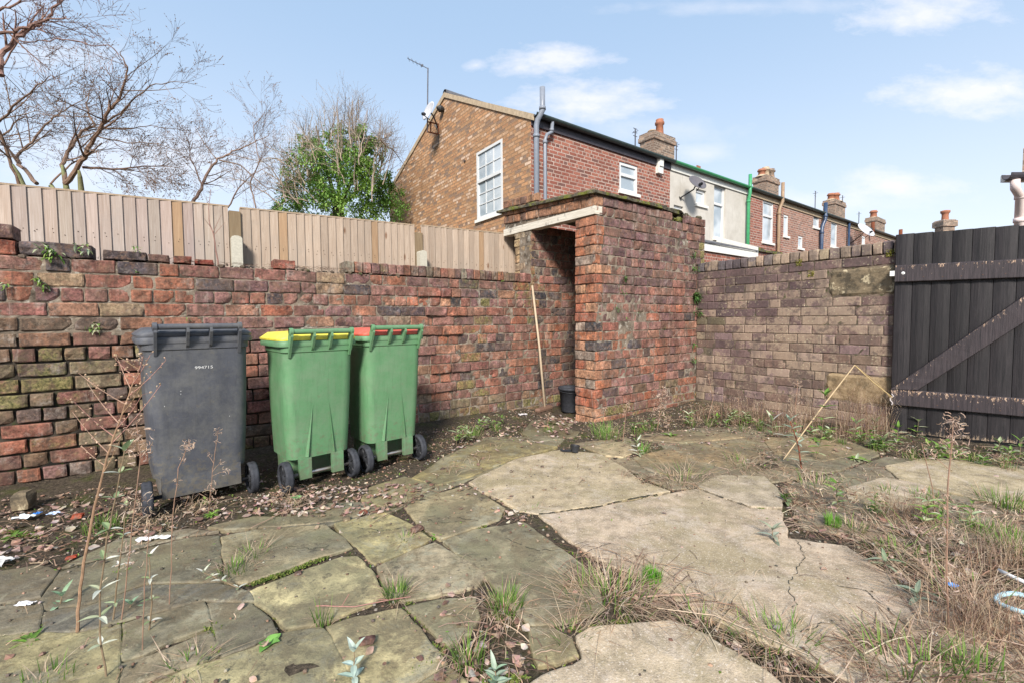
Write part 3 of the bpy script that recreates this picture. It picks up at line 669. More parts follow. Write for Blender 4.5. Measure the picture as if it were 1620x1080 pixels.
    for i in range(ns + 1):
        for j in range(nq + 1):
            s = SD - .05 + (5.0 - SD) * i / ns; q = QS - .035 + 1.74 * j / nq
            e = (i in (0, ns)) or (j in (0, nq))
            if j == 0: q += .025 * nz(Vector((s * 9, 1, 1))) + max(0, s - 4.3) * .12
            if i == 0: s += .02 * nz(Vector((q * 9, 1, 4)))
            zb = z0 + 24 * CH + .012 + (q - QS) * .075 - max(0, s - 4.5) * .03
            th = .045 + .02 * nz(Vector((s * 6, q * 6, 0))) + .012 * nz(Vector((s * 25, q * 25, 0)))
            bot[i, j] = mb.vert(fr(s, q, zb)); top[i, j] = mb.vert(fr(s, q, zb + (th * (.6 if e else 1))))
    for i in range(ns):
        for j in range(nq): mb.face([top[i, j], top[i + 1, j], top[i + 1, j + 1], top[i, j + 1]]); mb.face([bot[i, j], bot[i, j + 1], bot[i + 1, j + 1], bot[i + 1, j]])
    for i in range(ns): mb.face([bot[i, 0], bot[i + 1, 0], top[i + 1, 0], top[i, 0]]); mb.face([bot[i + 1, nq], bot[i, nq], top[i, nq], top[i + 1, nq]])
    for j in range(nq): mb.face([bot[0, j + 1], bot[0, j], top[0, j], top[0, j + 1]]); mb.face([bot[ns, j], bot[ns, j + 1], top[ns, j + 1], top[ns, j]])
    mb.build('roof', MT['moss_slab'], t)
    mb = MB()
    for k in range(120):
        s = rnd(4.3, 5.38); p = fr(s, QS + rnd(.02, .25), z0 + topc(s) * CH + rnd(-.005, .02) + (.035 if s < 4.9 else 0)); r = rnd(.01, .045)
        mb.lathe(p, (rnd(-.5, .5), rnd(-.5, .5), 1), [(0, r * .6), (r * .9, r * .35), (r, -.1 * r), (r * .6, -r * .6)], 6)
    mb.build('rubble', MT['moss_slab'], t)
build_outhouse()
def build_rear_wall():
    t = thing('brick_wall', fr(SW, 2.2, 0), 'weathered pale purple brick wall with brick-on-edge coping beside the gate', 'wall')
    P = lambda a, z, d: fr(SW - d, QS - .0 - a, z)      # a runs from the outhouse to the gate
    A1 = QS - 1.22; CH = .0935; z0 = -.02; mb = MB()
    qa, zt_ = on_s(1312, 424, SW); qb, zb_ = on_s(1412, 466, SW); blk = (QS - qa, 3.0, zb_ - .02, zt_ + .0)
    qa2, zt2 = on_s(1305, 592, SW); qb2, zb2 = on_s(1412, 642, SW); blk2 = (QS - qa2, 3.0, zb2, zt2)
    c0 = int((blk[2] - z0) / CH + .5); c1 = int((blk[3] - z0) / CH + .5); d0 = int((blk2[2] - z0) / CH + .5); d1 = int((blk2[3] - z0) / CH + .5)
    for c in range(18):
        za, zb = z0 + c * CH, z0 + (c + 1) * CH; zm = (za + zb) / 2
        lim = A1
        if c0 <= c < c1: lim = blk[0]
        if d0 <= c < d1: lim = blk2[0]
        for (x0, x1) in cell_bricks(0, lim, c, seed=13, L=.235, bond=99):
            xm = (x0 + x1) / 2; w = zm / 1.7
            pur = [(.185,.125,.12), (.20,.13,.125), (.155,.105,.105), (.225,.15,.14)]; bei = [(.25,.165,.13), (.22,.15,.12), (.21,.14,.12), (.27,.185,.14)]; pk = [(.33,.225,.215), (.28,.185,.175), (.30,.20,.185)]
            k = nz(Vector((xm * 1.3, zm * 1.3, 9))) * .5 + rnd(-.25, .25)
            t_ = max(0, min(1, .5 + (zm - .95 - k) * 1.1 - (xm - 1.2) * .45 + rnd(-.22, .22))); A_, B_ = random.choice(pur), random.choice(bei + pk[:1])
            if xm < .8: B_ = random.choice(pk + bei)
            col = tuple(A_[i] * t_ + B_[i] * (1 - t_) for i in range(3))
            al = .38 + .25 * max(0, min(1, 1.2 - abs(xm - 1.1) * .9)) + rnd(-.16, .16)
            if xm < .35 and zm < 1.2: al = rnd(.3, .7); col = random.choice([(.22,.18,.12), (.20,.165,.11)] + pk + bei)
            brick(mb, P, x0, x1, za, zb, rnd(-.0035, .003), tuple(x * .70 for x in jit(col, .06)[:3]) + (al,), .0055, amp=.8, chip=.05)
    a = 0.0; zt = z0 + 18 * CH
    while a < A1 - .02:
        w = rnd(.078, .096); col = random.choice([(.22,.16,.14), (.26,.19,.15), (.19,.15,.14), (.32,.24,.17), (.15,.12,.12)])
        if a < .5: col = random.choice([(.09,.075,.08), (.12,.10,.105)])
        brick(mb, P, a, min(a + w, A1), zt + .003, zt + rnd(.118, .128), rnd(-.002, .006), jit(col)[:3] + (rnd(.3, .75),), .009, depth=.23, amp=1.3, chip=.3); a += w
    mb.build('brickwork', MT['brick_pale'], t)
    mb = MB(); mortar_sheet(mb, P, 0, A1, z0, lambda s: zt, .006); mb.fbox(SW + .012, SW + .22, QS - A1, QS - .01, z0, zt - .003); mb.build('mortar', MT['mortar_pale'], t)
    for nm, b, cc, mat in (('stone_block', blk, (c0, c1), 'sandstone'), ('render_patch', blk2, (d0, d1), 'patch')):
        mb = MB(); za, zb = z0 + cc[0] * CH + .004, z0 + cc[1] * CH - .004; G = []
        for j in range(11):
            row = []
            for i in range(21):
                u, v = i / 20, j / 10; a = b[0] + .006 + (A1 - b[0] - .01) * u; z = za + (zb - za) * v; e = (i in (0, 20)) + (j in (0, 10))
                row.append(mb.vert(P(a, z, .004 - .012 * e + noise.fractal(Vector((a * 9, z * 9, 4)), .6, 2, 4) * .008)))
            G.append(row)
        for j in range(10):
            for i in range(20): mb.face([G[j][i], G[j][i + 1], G[j + 1][i + 1], G[j + 1][i]])
        mb.build(nm, MT[mat], t)
    # end pier of the wall behind the gate edge
    mb = MB(); mb.fbox(SW + .01, SW + .22, QS - A1 + .001, QS - A1 + .006, z0, zt + .1); mb.build('end_face', MT['patch'], t)
build_rear_wall()
# ================================================================== GATE
def nails(t, pt, nx):
    for zr_ in (1.43, 1.51, .335, .41):
        for k in range(8):
            x = .06 + .122 * k + rnd(-.01, .01); mb = MB(); mb.col = (.09, .05, .035, 0); mb.lathe(pt(x, zr_ + rnd(-.008, .008)) + nx * .0135, nx, [(.0045, -.002), (.0045, .0012), (.0, .002)], 6); mb.build('nail_head', MT['col'], t)
def build_gate():
    a = g(1411, 693, .02); a = Vector((3.44, 4.02, 0)); b = Vector((4.02, 3.50, 0))
    ux = (b - a).normalized(); nx = Vector((ux.y, -ux.x, 0))          # nx points to the camera
    if nx.dot(-a) < 0: nx = -nx
    t = thing('timber_gate', a, 'black painted ledged and braced timber gate standing open at the right', 'gate')
    mb = MB(); x = 0; ws = [.118, .122, .122, .118, .128, .126, .122, .125]; zt0, zb0 = 1.825, .03
    for k, w in enumerate(ws):
        g0 = .0022; shade = rnd(.45, .8); mb.col = (1, 1, 1, rnd(.05, .25)); n = 14; tilt = rnd(-.002, .002)
        zt = zt0 - x * .035 + rnd(-.003, .003); zb = zb0 + x * .05
        for side in (0,):
            fr_, bk = [], []
            for j in range(n + 1):
                v = j / n; z = zb + (zt - zb) * v
                for_, bck = [], []
                for i in range(4):
                    u = i / 3; xx = x + g0 + (w - 2 * g0) * u; d = -.022 + (-.006 if i in (0, 3) else 0) + tilt * (u - .5)
                    zz = z + ((.018 * nz(Vector((xx * 30, 0, 0))) + .012) if j == 0 else 0)
                    al = .05 + (.80 if j == 0 else (.2 if j == 1 else 0)) * (1 if z < .3 else 0)
                    for_.append(mb.vert(a + ux * xx + nx * d + Zd * zz, (shade, shade, shade, al))); bck.append(mb.vert(a + ux * (x - .004 + (w + .008) * u) + nx * (-.040 - .002 * (k % 2)) + Zd * zz, (1, 1, 1, al)))
                fr_.append(for_); bk.append(bck)
            for j in range(n):
                for i in range(3): mb.face([fr_[j][i], fr_[j][i + 1], fr_[j + 1][i + 1], fr_[j + 1][i]]); mb.face([bk[j][i + 1], bk[j][i], bk[j + 1][i], bk[j + 1][i + 1]])
                mb.face([bk[j][0], fr_[j][0], fr_[j + 1][0], bk[j + 1][0]]); mb.face([fr_[j][3], bk[j][3], bk[j + 1][3], fr_[j + 1][3]])
            for i in range(3): mb.face([fr_[n][i], fr_[n][i + 1], bk[n][i + 1], bk[n][i]])
        x += w
    W = x
    mb.build('boards', MT['gate'], t)
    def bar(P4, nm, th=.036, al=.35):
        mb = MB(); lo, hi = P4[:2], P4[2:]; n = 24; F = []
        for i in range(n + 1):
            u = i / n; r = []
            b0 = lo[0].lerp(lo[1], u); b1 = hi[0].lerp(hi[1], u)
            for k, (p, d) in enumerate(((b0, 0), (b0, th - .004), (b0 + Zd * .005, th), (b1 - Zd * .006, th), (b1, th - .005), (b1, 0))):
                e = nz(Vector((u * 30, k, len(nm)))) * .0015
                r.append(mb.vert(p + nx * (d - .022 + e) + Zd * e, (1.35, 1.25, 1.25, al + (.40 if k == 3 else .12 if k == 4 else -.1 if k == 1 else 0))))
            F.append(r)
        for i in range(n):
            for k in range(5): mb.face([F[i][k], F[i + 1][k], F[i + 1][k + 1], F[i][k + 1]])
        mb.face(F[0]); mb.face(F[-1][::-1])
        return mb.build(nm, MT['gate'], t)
    def pt(x, z): return a + ux * x + Zd * z
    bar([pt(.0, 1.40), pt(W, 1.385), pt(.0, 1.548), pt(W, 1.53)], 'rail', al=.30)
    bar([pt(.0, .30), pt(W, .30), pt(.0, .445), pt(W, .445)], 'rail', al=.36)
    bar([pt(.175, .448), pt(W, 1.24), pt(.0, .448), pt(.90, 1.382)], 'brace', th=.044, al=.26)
    mb = MB(); mb.col = (.8, .8, .78, 0); mb.lathe(pt(.055, 1.475) + nx * .006, nx, [(.016, 0), (.016, .006), (.010, .010), (.004, .012)], 12); mb.build('bolt_head', MT['col'], t)
    nails(t, pt, nx)
    mb = MB(); mb.col = (.75, .74, .70, 0); mb.box(pt(-.035, 1.455) - nx * .02, ux * .05, nx * .03, Zd * .045); mb.build('latch_keep', MT['col'], t)
    mb = MB(); mb.col = (.55, .50, .50, 0)
    mb.tube([pt(rnd(-.005, .02), .30 + .02 * k) + nx * .016 for k in range(6)], .005, 5)
    mb.build('hinge_remains', MT['col'], t)
build_gate()
# ================================================================== FENCE
def build_fence():
    QF = 4.84; t = thing('timber_fence', fr(1, QF, 0), 'pale feather edge timber fence panels standing behind the brick wall', 'fence')
    posts = [on_q(370, 320, QF)[0] - 1.845 * 2, on_q(370, 320, QF)[0] - 1.845, on_q(370, 320, QF)[0], on_q(661, 360, QF)[0], on_q(661, 360, QF)[0] + 1.85]
    for k in range(len(posts) - 1):
        a, b = posts[k] + .05, posts[k + 1] - .05
        ztf = lambda s_: 2.098 + .026 * (s_ + .97) + (.0, .004, .0, .006)[k]; mb = MB(); x = a; i = 0
        while x < b - .02:
            w = rnd(.072, .084) if k < 2 else rnd(.070, .082); w = min(w, b - x); kk = rnd(.80, 1.08); tint = (kk * rnd(.97, 1.03), kk, kk * rnd(.95, 1.03), 0)
            if k >= 2: tint = (kk * 1.0, kk * .97, kk * .88, 0)
            if random.random() < .05: tint = (kk * .85, kk * .7, kk * .5, 0)
            lean = rnd(-.003, .003); z1 = ztf(x) + rnd(-.004, .004)
            P = lambda s, d, z: fr(s, QF - d, z)
            # thin edge tucked under, thick edge proud
            c = [mb.vert(P(x - .012 + lean, .006, .25), tint), mb.vert(P(x + w + lean, .018, .25), tint), mb.vert(P(x + w, .018, z1), tint), mb.vert(P(x - .012, .006, z1), tint)]
            d = [mb.vert(P(x - .012 + lean, .0, .25), tint), mb.vert(P(x + w + lean, .0, .25), tint), mb.vert(P(x + w, .0, z1), tint), mb.vert(P(x - .012, .0, z1), tint)]
            mb.face(c); mb.face(d[::-1]); mb.face([c[1], d[1], d[2], c[2]]); mb.face([c[3], c[2], d[2], d[3]]); mb.face([d[0], c[0], c[3], d[3]])
            for zn in (1.775, 1.80):
                if random.random() < .8: mb.col = (.10, .07, .05, 0); mb.lathe(P(x + w * rnd(.4, .7), .015, zn + rnd(-.01, .01)), -Vdir, [(.0035, -.002), (.0035, .0015), (0, .002)], 5)
            x += w; i += 1
        mb.build('panel', MT['fence'], t)
        mb = MB(); mb.col = (.9, .85, .7, 0); p_ = fr(a - .005, QF - .016, ztf(a) - .002); mb.box(p_, Udir * (b - a + .01) + Zd * (ztf(b) - ztf(a)), Vdir * .046, Zd * .014); mb.build('capping_rail', MT['fence'], t)
        for zr_ in (1.75, .6): mb = MB(); mb.col = (.9, .85, .7, 0); mb.fbox(a, b, QF + .001, QF + .05, zr_, zr_ + .08); mb.build('arris_rail', MT['fence'], t)
    for k, p in enumerate(posts):
        mb = MB(); kk = (.55, .50, .36, 0); mb.col = kk; mb.fbox(p - .045, p + .045, QF - .03, QF + .05, .3, 2.10); mb.build('post', MT['fence'], t)
        zt = on_q(368, 373, QF - .12)[1] if k != 3 else on_q(662, 396, QF - .12)[1]
        mb = MB(); mb.col = (.47, .44, .36, 0); s0 = p + .0; w = .043; q0 = QF - .14
        def lp(h, z): return [fr(s0 - h, q0, z), fr(s0 + h, q0, z), fr(s0 + h, q0 + .09, z), fr(s0 - h, q0 + .09, z)]
        mb.loft([lp(w, .0), lp(w, zt - .02), lp(w * .8, zt - .008), lp(w * .3, zt)]); mb.build('concrete_spur', MT['col'], t)
build_fence()
# ================================================================== HOUSES
HS, HQ = 5.70, 7.10           # gable plane s, rear elevation plane q
def wall_holes(mb, P, a0, a1, z0, z1, holes, rev=.09):
    xs = sorted(set([a0, a1] + [h[0] for h in holes] + [h[1] for h in holes])); zs = sorted(set([z0, z1] + [h[2] for h in holes] + [h[3] for h in holes]))
    for i in range(len(xs) - 1):
        for j in range(len(zs) - 1):
            xm, zm = (xs[i] + xs[i + 1]) / 2, (zs[j] + zs[j + 1]) / 2
            if any(h[0] < xm < h[1] and h[2] < zm < h[3] for h in holes): continue
            mb.quad(P(xs[i], zs[j], 0), P(xs[i + 1], zs[j], 0), P(xs[i + 1], zs[j + 1], 0), P(xs[i], zs[j + 1], 0))
    for (x0, x1, za, zb) in holes:
        mb.quad(P(x0, za, 0), P(x0, zb, 0), P(x0, zb, -rev), P(x0, za, -rev)); mb.quad(P(x1, zb, 0), P(x1, za, 0), P(x1, za, -rev), P(x1, zb, -rev))
        mb.quad(P(x0, zb, 0), P(x1, zb, 0), P(x1, zb, -rev), P(x0, zb, -rev)); mb.quad(P(x1, za, 0), P(x0, za, 0), P(x0, za, -rev), P(x1, za, -rev))
def window(parent, P, A, U3, N3, x0, x1, z0, z1, transom=.45, bars=None, rev=.06, fw=.055, sill=True, mull=False, dark=0):
    """P(a,z,d); frame with two lights, glass set back"""
    w = None
    mb = MB()
    def bx(xa, xb, za, zb, d0, d1): 
        p = P(xa, za, d0); mb.box(p, P(xb, za, d0) - p, P(xa, za, d1) - p, P(xa, zb, d0) - p)
    d0, d1 = -rev - .03, -rev + .03
    bx(x0, x0 + fw, z0, z1, d0, d1); bx(x1 - fw, x1, z0, z1, d0, d1); bx(x0 + fw, x1 - fw, z0, z0 + fw, d0, d1); bx(x0 + fw, x1 - fw, z1 - fw, z1, d0, d1)
    zt = z0 + (z1 - z0) * (1 - transom)
    if transom: 
        bx(x0 + fw, x1 - fw, zt - .035, zt + .035, d0, d1 + .012)
        i = .02; bx(x0 + fw, x0 + fw + i, z0 + fw, zt - .035, d0, d1 - .01); bx(x1 - fw - i, x1 - fw, z0 + fw, zt - .035, d0, d1 - .01)
    if mull: xm = (x0 + x1) / 2; bx(xm - .03, xm + .03, z0 + fw, z1 - fw, d0 + .005, d1 - .005)
    fo = mb.build('window_frame', MT['upvc'], parent)
    WM[fo] = WM[parent]
    mb = MB(); mb.quad(P(x0 + fw * .5, z0 + fw * .5, -rev), P(x1 - fw * .5, z0 + fw * .5, -rev), P(x1 - fw * .5, z1 - fw * .5, -rev), P(x0 + fw * .5, z1 - fw * .5, -rev)); mb.build('pane', MT['glass'], fo)
    if bars:
        mb = MB(); nx_, segs = bars
        for (za, zb, ny_) in segs:
            za = z0 + (z1 - z0) * za; zb = z0 + (z1 - z0) * zb
            def b2(xa, xb, zc, zd): p = P(xa, zc, -rev + .002); mb.box(p, P(xb, zc, -rev + .002) - p, P(xa, zc, -rev + .014) - p, P(xa, zd, -rev + .002) - p)
            for k in range(1, nx_): x = x0 + fw + (x1 - x0 - 2 * fw) * k / nx_; b2(x - .011, x + .011, za, zb)
            for k in range(1, ny_): z = za + (zb - za) * k / ny_; b2(x0 + fw, x1 - fw, z - .011, z + .011)
        mb.build('glazing_bars', MT['upvc'], fo)
    if sill:
        mb = MB(); p = P(x0 - .05, z0 - .07, -.03); mb.box(p, P(x1 + .05, z0 - .07, -.03) - p, P(x0 - .05, z0 - .07, .05) - p, P(x0 - .05, z0 + .0, -.03) - p); mb.build('sill', MT['fascia'], fo)
    return fo
# key heights
_, ZE = on_q(842, 187, HQ)                     # eave of the row
qr, ZR = on_s(695, 158, HS); qb, ZB = on_s(616, 303, HS)
QR = HQ + (qb - HQ) * .47; 
D0 = [0, 4.65, 8.70, 11.25, 15.2, 19.2, 23.2, 28.0, 33.0]
PF = lambda s, z, d: fr(s, HQ - d, z)          # rear elevation, outward -V
PG = lambda q, z, d: fr(HS - d, q, z)          # gable, outward -U
def hole_px(px0, py0, px1, py1): a = on_q(px0, py0, HQ); b = on_q(px1, py1, HQ); return (a[0], b[0], b[1], a[1])
HL = [('front', 'end terrace house with mottled brown gable wall and two grey pipes', [(980,255,1009,309)]),
      ('render', 'cream rendered terrace house with bright green gutter and downpipe', [(1066,324,1081,350), (1101,298,1117,327), (1130,289,1147,380)]),
      ('front', 'red brick terrace house between the green downpipe and the tan pipe', [(1207,316,1223,386)]),
      ('front_far', 'red brick terrace house between the tan pipe and the navy pipe', [(1236,338,1247,375), (1287,330,1296,362), (1263,373,1270,394)]),
      ('front_far', 'red brick terrace house just beyond the navy pipe', [(1315,350,1324,392)]),
      ('front_far', 'red brick terrace house behind the pale satellite dish', [(1345,360,1350,388), (1361,372,1369,388)]),
      ('front_far', 'small distant terrace house whose eave meets the gate top', []),
      ('front_far', 'furthest terrace house, only its roof line beyond the gate', [])]
def pipe(parent, pts, r, mat, nm='drainpipe', collars=()):
    mb = MB(); mb.tube(pts, r, 10)
    for p, ax in collars: mb.lathe(Vector(p) - Vector(ax) * .03, ax, [(r, 0), (r * 1.25, 0), (r * 1.25, .06), (r, .06)], 10)
    return mb.build(nm, MT[mat], parent, True)
def chimney(parent, px, ptop, w, pots, nm='chimney', qoff=2.5, wid=.0):
    # stack on the slope; px = picture centre
    d = ray(px, ptop); q = HQ + qoff; p = onplane(px, ptop, Vdir, q); s, _, zt = to_frame(p)
    a, b = .28, w / 2
    mb = MB(); m = .0
    def lp(e, z): return [fr(s - b - e, q - a - e, z), fr(s + b + e, q - a - e, z), fr(s + b + e, q + a + e, z), fr(s - b - e, q + a + e, z)]
    mb.loft([lp(0, ZE + .3), lp(0, zt - .28), lp(.045, zt - .26), lp(.045, zt - .12), lp(.02, zt - .10), lp(.02, zt)])
    st = mb.build(nm, MT['stack'], parent)
    for (o, h, r, mt) in pots:
        mb = MB(); c = fr(s + o, q, zt - .02); mb.lathe(c, (0, 0, 1), [(r * 1.15, 0), (r * 1.05, h * .15), (r * .9, h * .7), (r * 1.2, h * .74), (r * 1.2, h * .86), (r * .95, h * .9), (r * 1.0, h), (r * .7, h), (r * .7, h * .7)], 12); mb.build('chimney_pot', MT[mt], st, True)
        mb = MB(); mb.lathe(c, (0, 0, 1), [(r * 1.9, 0), (r * 1.3, .09), (r, .1)], 8); mb.build('flaunching', MT['verge'], st)
    return st
def build_houses():
    for k, (wm, lab, wins) in enumerate(HL):
        a, b = HS + D0[k], HS + D0[k + 1]
        t = thing('brick_house' if wm != 'render' else 'rendered_house', fr((a + b) / 2, HQ + 4, 0), lab, 'house', 'terrace houses behind the yard wall')
        holes = []; 
        for w in wins: h = hole_px(*w); holes.append((max(h[0], a + .05), min(h[1], b - .05), h[2], h[3]))
        mb = MB(); wall_holes(mb, PF, a + (.0 if k else .0), b, 0, ZE, holes, .10)
        if k == 0:
            gq0, gz1 = on_s(754, 243, HS); gq1, gz0 = on_s(796, 335, HS)
            q0, q1 = min(gq0, gq1), max(gq0, gq1)
            qbk = qb; gh = (q0, q1, gz0, gz1)
        mb.m = 0
        mats = [MT[wm]]
        if k == 0:
            mats.append(MT['gable']); mb.m = 1
            wall_holes(mb, PG, HQ, qbk, 0, min(ZE, ZB) - .0, [gh], .10)
            zz = min(ZE, ZB)
            i = [mb.vert(PG(q, z, 0)) for q, z in ((HQ, zz), (qbk, zz), (qbk, ZB), (QR, ZR), (HQ, ZE))]; mb.face(i)
            mb.m = 0
        else:
            mb.quad(PG(HQ + .01, 0, -D0[k] - .0), PG(qb, 0, -D0[k]), PG(QR, ZR - .02, -D0[k]), PG(HQ + .01, ZE - .02, -D0[k]))
        mb.quad(PF(a, 0, HQ - qb), PF(b, 0, HQ - qb), PF(b, ZB, HQ - qb), PF(a, ZB, HQ - qb))
        mb.build('wall', mats, t)
        for h in holes:
            big = (h[1] - h[0]) * (h[3] - h[2]) > 1.0 or (h[3] - h[2]) > 1.3
            window(t, PF, None, None, None, h[0] + .003, h[1] - .003, h[2] + .003, h[3] - .003, transom=(.36 if big else (.42 if k == 0 else 0)), rev=(.05 if wm != 'render' else .085), fw=.07, sill=True)
        if k == 0:
            window(t, PG, None, None, None, gh[0] + .003, gh[1] - .003, gh[2] + .003, gh[3] - .003, transom=.44, bars=(3, [(.06, .53, 3), (.59, .94, 2)]), rev=.02, fw=.06, sill=True)
        # roof
        mb = MB(); ov = .12; sl = (ZR - ZE) / (QR - HQ)
        x0 = a - (.015 if k == 0 else 0); T = .045
        def rf(q0_, z0_, q1_, z1_):
            nn = int((b - x0) / .3) + 1
            mb.box(fr(x0, q0_, z0_), Udir * (b - x0), fr(0, q1_ - q0_, z1_ - z0_), Zd * T)
        rows = 14
        for r_ in range(rows):
            u0, u1 = r_ / rows, (r_ + 1) / rows; qa = HQ - ov + (QR - HQ + ov) * u0; qb_ = HQ - ov + (QR - HQ + ov) * u1
            za = ZE + .03 + (qa - HQ) * sl; zb_ = ZE + .03 + (qb_ - HQ) * sl
            mb.box(fr(x0, qa, za + .012), Udir * (b - x0), fr(0, qb_ - qa, zb_ - za - .010), Zd * .03)
        rf(QR, ZR + .035, qb + .12, ZB + .03 - .12 * .5)
        mb.build('roof', MT['slate'], t)
        mb = MB(); n = max(2, int((b - x0) / .45))
        for r_ in range(n): mb.lathe(fr(x0 + (b - x0) * r_ / n, QR, ZR + .03), Udir, [(.10, 0), (.105, .02), (.098, (b - x0) / n)], 10)
        mb.build('ridge_tiles', MT['terracotta'] if k == 9 else MT['slate'], t)
        gm, gx = ('pipe_green', 1) if k == 1 else ('gutter_black', 0)
        mb = MB(); rg = .062; prev = None; N_ = 8
        for (s_, z_) in ((a + .003, ZE + .045), (b - .003, ZE + .045)):
            ring = []
            for i in range(N_ + 1): th = math.pi * i / N_; ring.append(mb.vert(fr(s_, HQ - .13 - math.cos(th) * rg, z_ - math.sin(th) * rg)))
            for i in range(N_ + 1): th = math.pi * (N_ - i) / N_; ring.append(mb.vert(fr(s_, HQ - .13 - math.cos(th) * rg * .88, z_ - math.sin(th) * rg * .88)))
            if prev:
                for i in range(len(ring)): j = (i + 1) % len(ring); mb.face([prev[i], prev[j], ring[j], ring[i]])
            prev = ring
        mb.build('gutter', MT[gm], t)
        mb = MB(); mb.fbox(a + .004, b - .004, HQ - .035, HQ - .004, ZE - .16, ZE + .015); mb.build('fascia_board', MT[('soffit', 'pipe_green', 'verge', 'verge', 'verge', 'verge', 'verge', 'verge')[k]] if k != 1 else MT['fascia'], t)
        if k == 0:
            mb = MB()    # verge mortar line on the gable
            for (qA, zA, qB, zB_) in ((HQ - .1, ZE - .02, QR, ZR), (qb + .1, ZB - .03, QR, ZR)):
                p = PG(qA, zA - .075, .03); mb.box(p, PG(qB, zB_ - .075, .03) - p, PG(qA, zA - .075, -.004) - p, Zd * .125)
            mb.build('verge', MT['verge'], t)
            # pipes on the rear elevation
            def pp(px, py, off=.09): s_, z_ = on_q(px, py, HQ - off); return fr(s_, HQ - off, z_)
            s1 = on_q(849, 300, HQ - .1)[0]; topz = at(855, 137, 1)
            z1 = on_q(849, 200, HQ)[1]
            pipe(t, [fr(s1, HQ - .10, .1), fr(s1, HQ - .10, z1 - .05), fr(s1 + .01, HQ - .13, z1 + .06), fr(s1 + .06, HQ - .22, z1 + .22), fr(s1 + .06, HQ - .22, on_q(854, 137, HQ - .22)[1])], .055, 'pipe_grey', 'soil_pipe', [(fr(s1, HQ - .10, z1 - .25), Zd), (fr(s1 + .06, HQ - .22, z1 + .26), Zd), (fr(s1, HQ - .10, 3.4), Zd)])
            s2 = on_q(863, 300, HQ - .1)[0]; s3 = on_q(873, 205, HQ - .1)[0]; z3 = on_q(873, 212, HQ)[1]
            pipe(t, [fr(s2, HQ - .09, .1), fr(s2, HQ - .09, z3 - .22), fr(s2 + .05, HQ - .09, z3 - .10), fr(s3, HQ - .10, z3 - .02), fr(s3, HQ - .12, ZE)], .037, 'pipe_grey', 'drainpipe', [(fr(s3, HQ - .10, z3 + .02), Zd), (fr(s2, HQ - .09, z3 - .26), Zd)])
            mb = MB(); s_, z_ = on_q(1041, 262, HQ); mb.fbox(s_ - .10, s_ + .10, HQ - .09, HQ + .01, z_ - .22, z_ + .18); mb.fbox(s_ - .07, s_ + .07, HQ - .12, HQ - .085, z_ - .05, z_ + .14); mb.build('alarm_box', MT['fascia'], t)
            mb = MB(); mb.col = (.03, .03, .03, 0); q_, z_ = on_s(702, 174, HS); mb.lathe(PG(q_, z_, 0), -Udir, [(.05, 0), (.08, .05), (.09, .12), (.03, .2)], 10); mb.build('floodlight', MT['col'], t)
            mb = MB(); mb.col = (.09, .07, .06, 0); q_, z_ = on_s(736, 255, HS); mb.lathe(PG(q_, z_, 0), -Udir, [(.03, 0), (.03, .03), (.01, .04)], 8); mb.build('vent_stub', MT['col'], t)
        if k == 1:
            mb = MB(); s_, z_ = on_q(1105, 272, HQ); mb.fbox(s_ - .09, s_ + .09, HQ - .012, HQ + .01, z_ - .16, z_ + .16); mb.build('bare_brick_patch', MT['terracotta'], t)
        if k == 1: s_ = b - .1; pipe(t, [fr(s_, HQ - .10, .1), fr(s_, HQ - .10, ZE - .35), fr(s_, HQ - .14, ZE - .15), fr(s_, HQ - .14, ZE + .42)], .05, 'pipe_green', 'drainpipe', [(fr(s_, HQ - .10, ZE - .4), Zd), (fr(s_, HQ - .1, 3.0), Zd)])
        if k == 2:
            s_ = on_q(1232, 370, HQ - .1)[0]; s4 = on_q(1238, 300, HQ - .14)[0]
            pipe(t, [fr(s_, HQ - .10, .1), fr(s_, HQ - .10, ZE - .45), fr(s_ + .05, HQ - .10, ZE - .30), fr(s4, HQ - .15, ZE - .08), fr(s4, HQ - .15, ZE + .55)], .055, 'pipe_tan', 'drainpipe', [(fr(s_, HQ - .10, ZE - .5), Zd)])
        if k == 3:
            s_ = on_q(1300, 370, HQ - .1)[0]; s4 = on_q(1306, 320, HQ - .14)[0]
            pipe(t, [fr(s_, HQ - .10, .1), fr(s_, HQ - .10, ZE - .62), fr(s_ + .1, HQ - .10, ZE - .42), fr(s4, HQ - .15, ZE - .22), fr(s4, HQ - .15, ZE + .42)], .065, 'pipe_navy', 'drainpipe', [(fr(s_, HQ - .10, ZE - .75), Zd), (fr(s4, HQ - .15, ZE - .1), Zd)])
        if k == 4: s_ = on_q(1343, 370, HQ - .1)[0]; pipe(t, [fr(s_, HQ - .10, .1), fr(s_, HQ - .10, ZE)], .045, 'pipe_navy')
        if k == 5: s_ = on_q(1379, 350, HQ - .1)[0]; pipe(t, [fr(s_, HQ - .15, ZE - .3), fr(s_, HQ - .15, ZE + .35)], .07, 'rust', 'vent_pipe')
        if k == 6: s_ = on_q(1423, 365, HQ - .1)[0]; pipe(t, [fr(s_, HQ - .15, ZE - .5), fr(s_, HQ - .15, ZE + .5)], .08, 'rust', 'vent_pipe')
        if k == 0: chimney(t, 1040, 217, 1.15, [(.12, .62, .13, 'terracotta'), (-.3, .16, .12, 'verge')])
        if k == 2: chimney(t, 1212, 283, 1.2, [(-.42, .35, .15, 'terracotta'), (-.05, .5, .15, 'verge'), (.4, .5, .17, 'stack')])
        if k == 4: chimney(t, 1320, 320, 1.5, [(-.5, .4, .16, 'terracotta'), (.1, .5, .2, 'terracotta')])
        if k == 6: chimney(t, 1385, 347, 1.7, [(-.4, .5, .18, 'terracotta')])
build_houses()
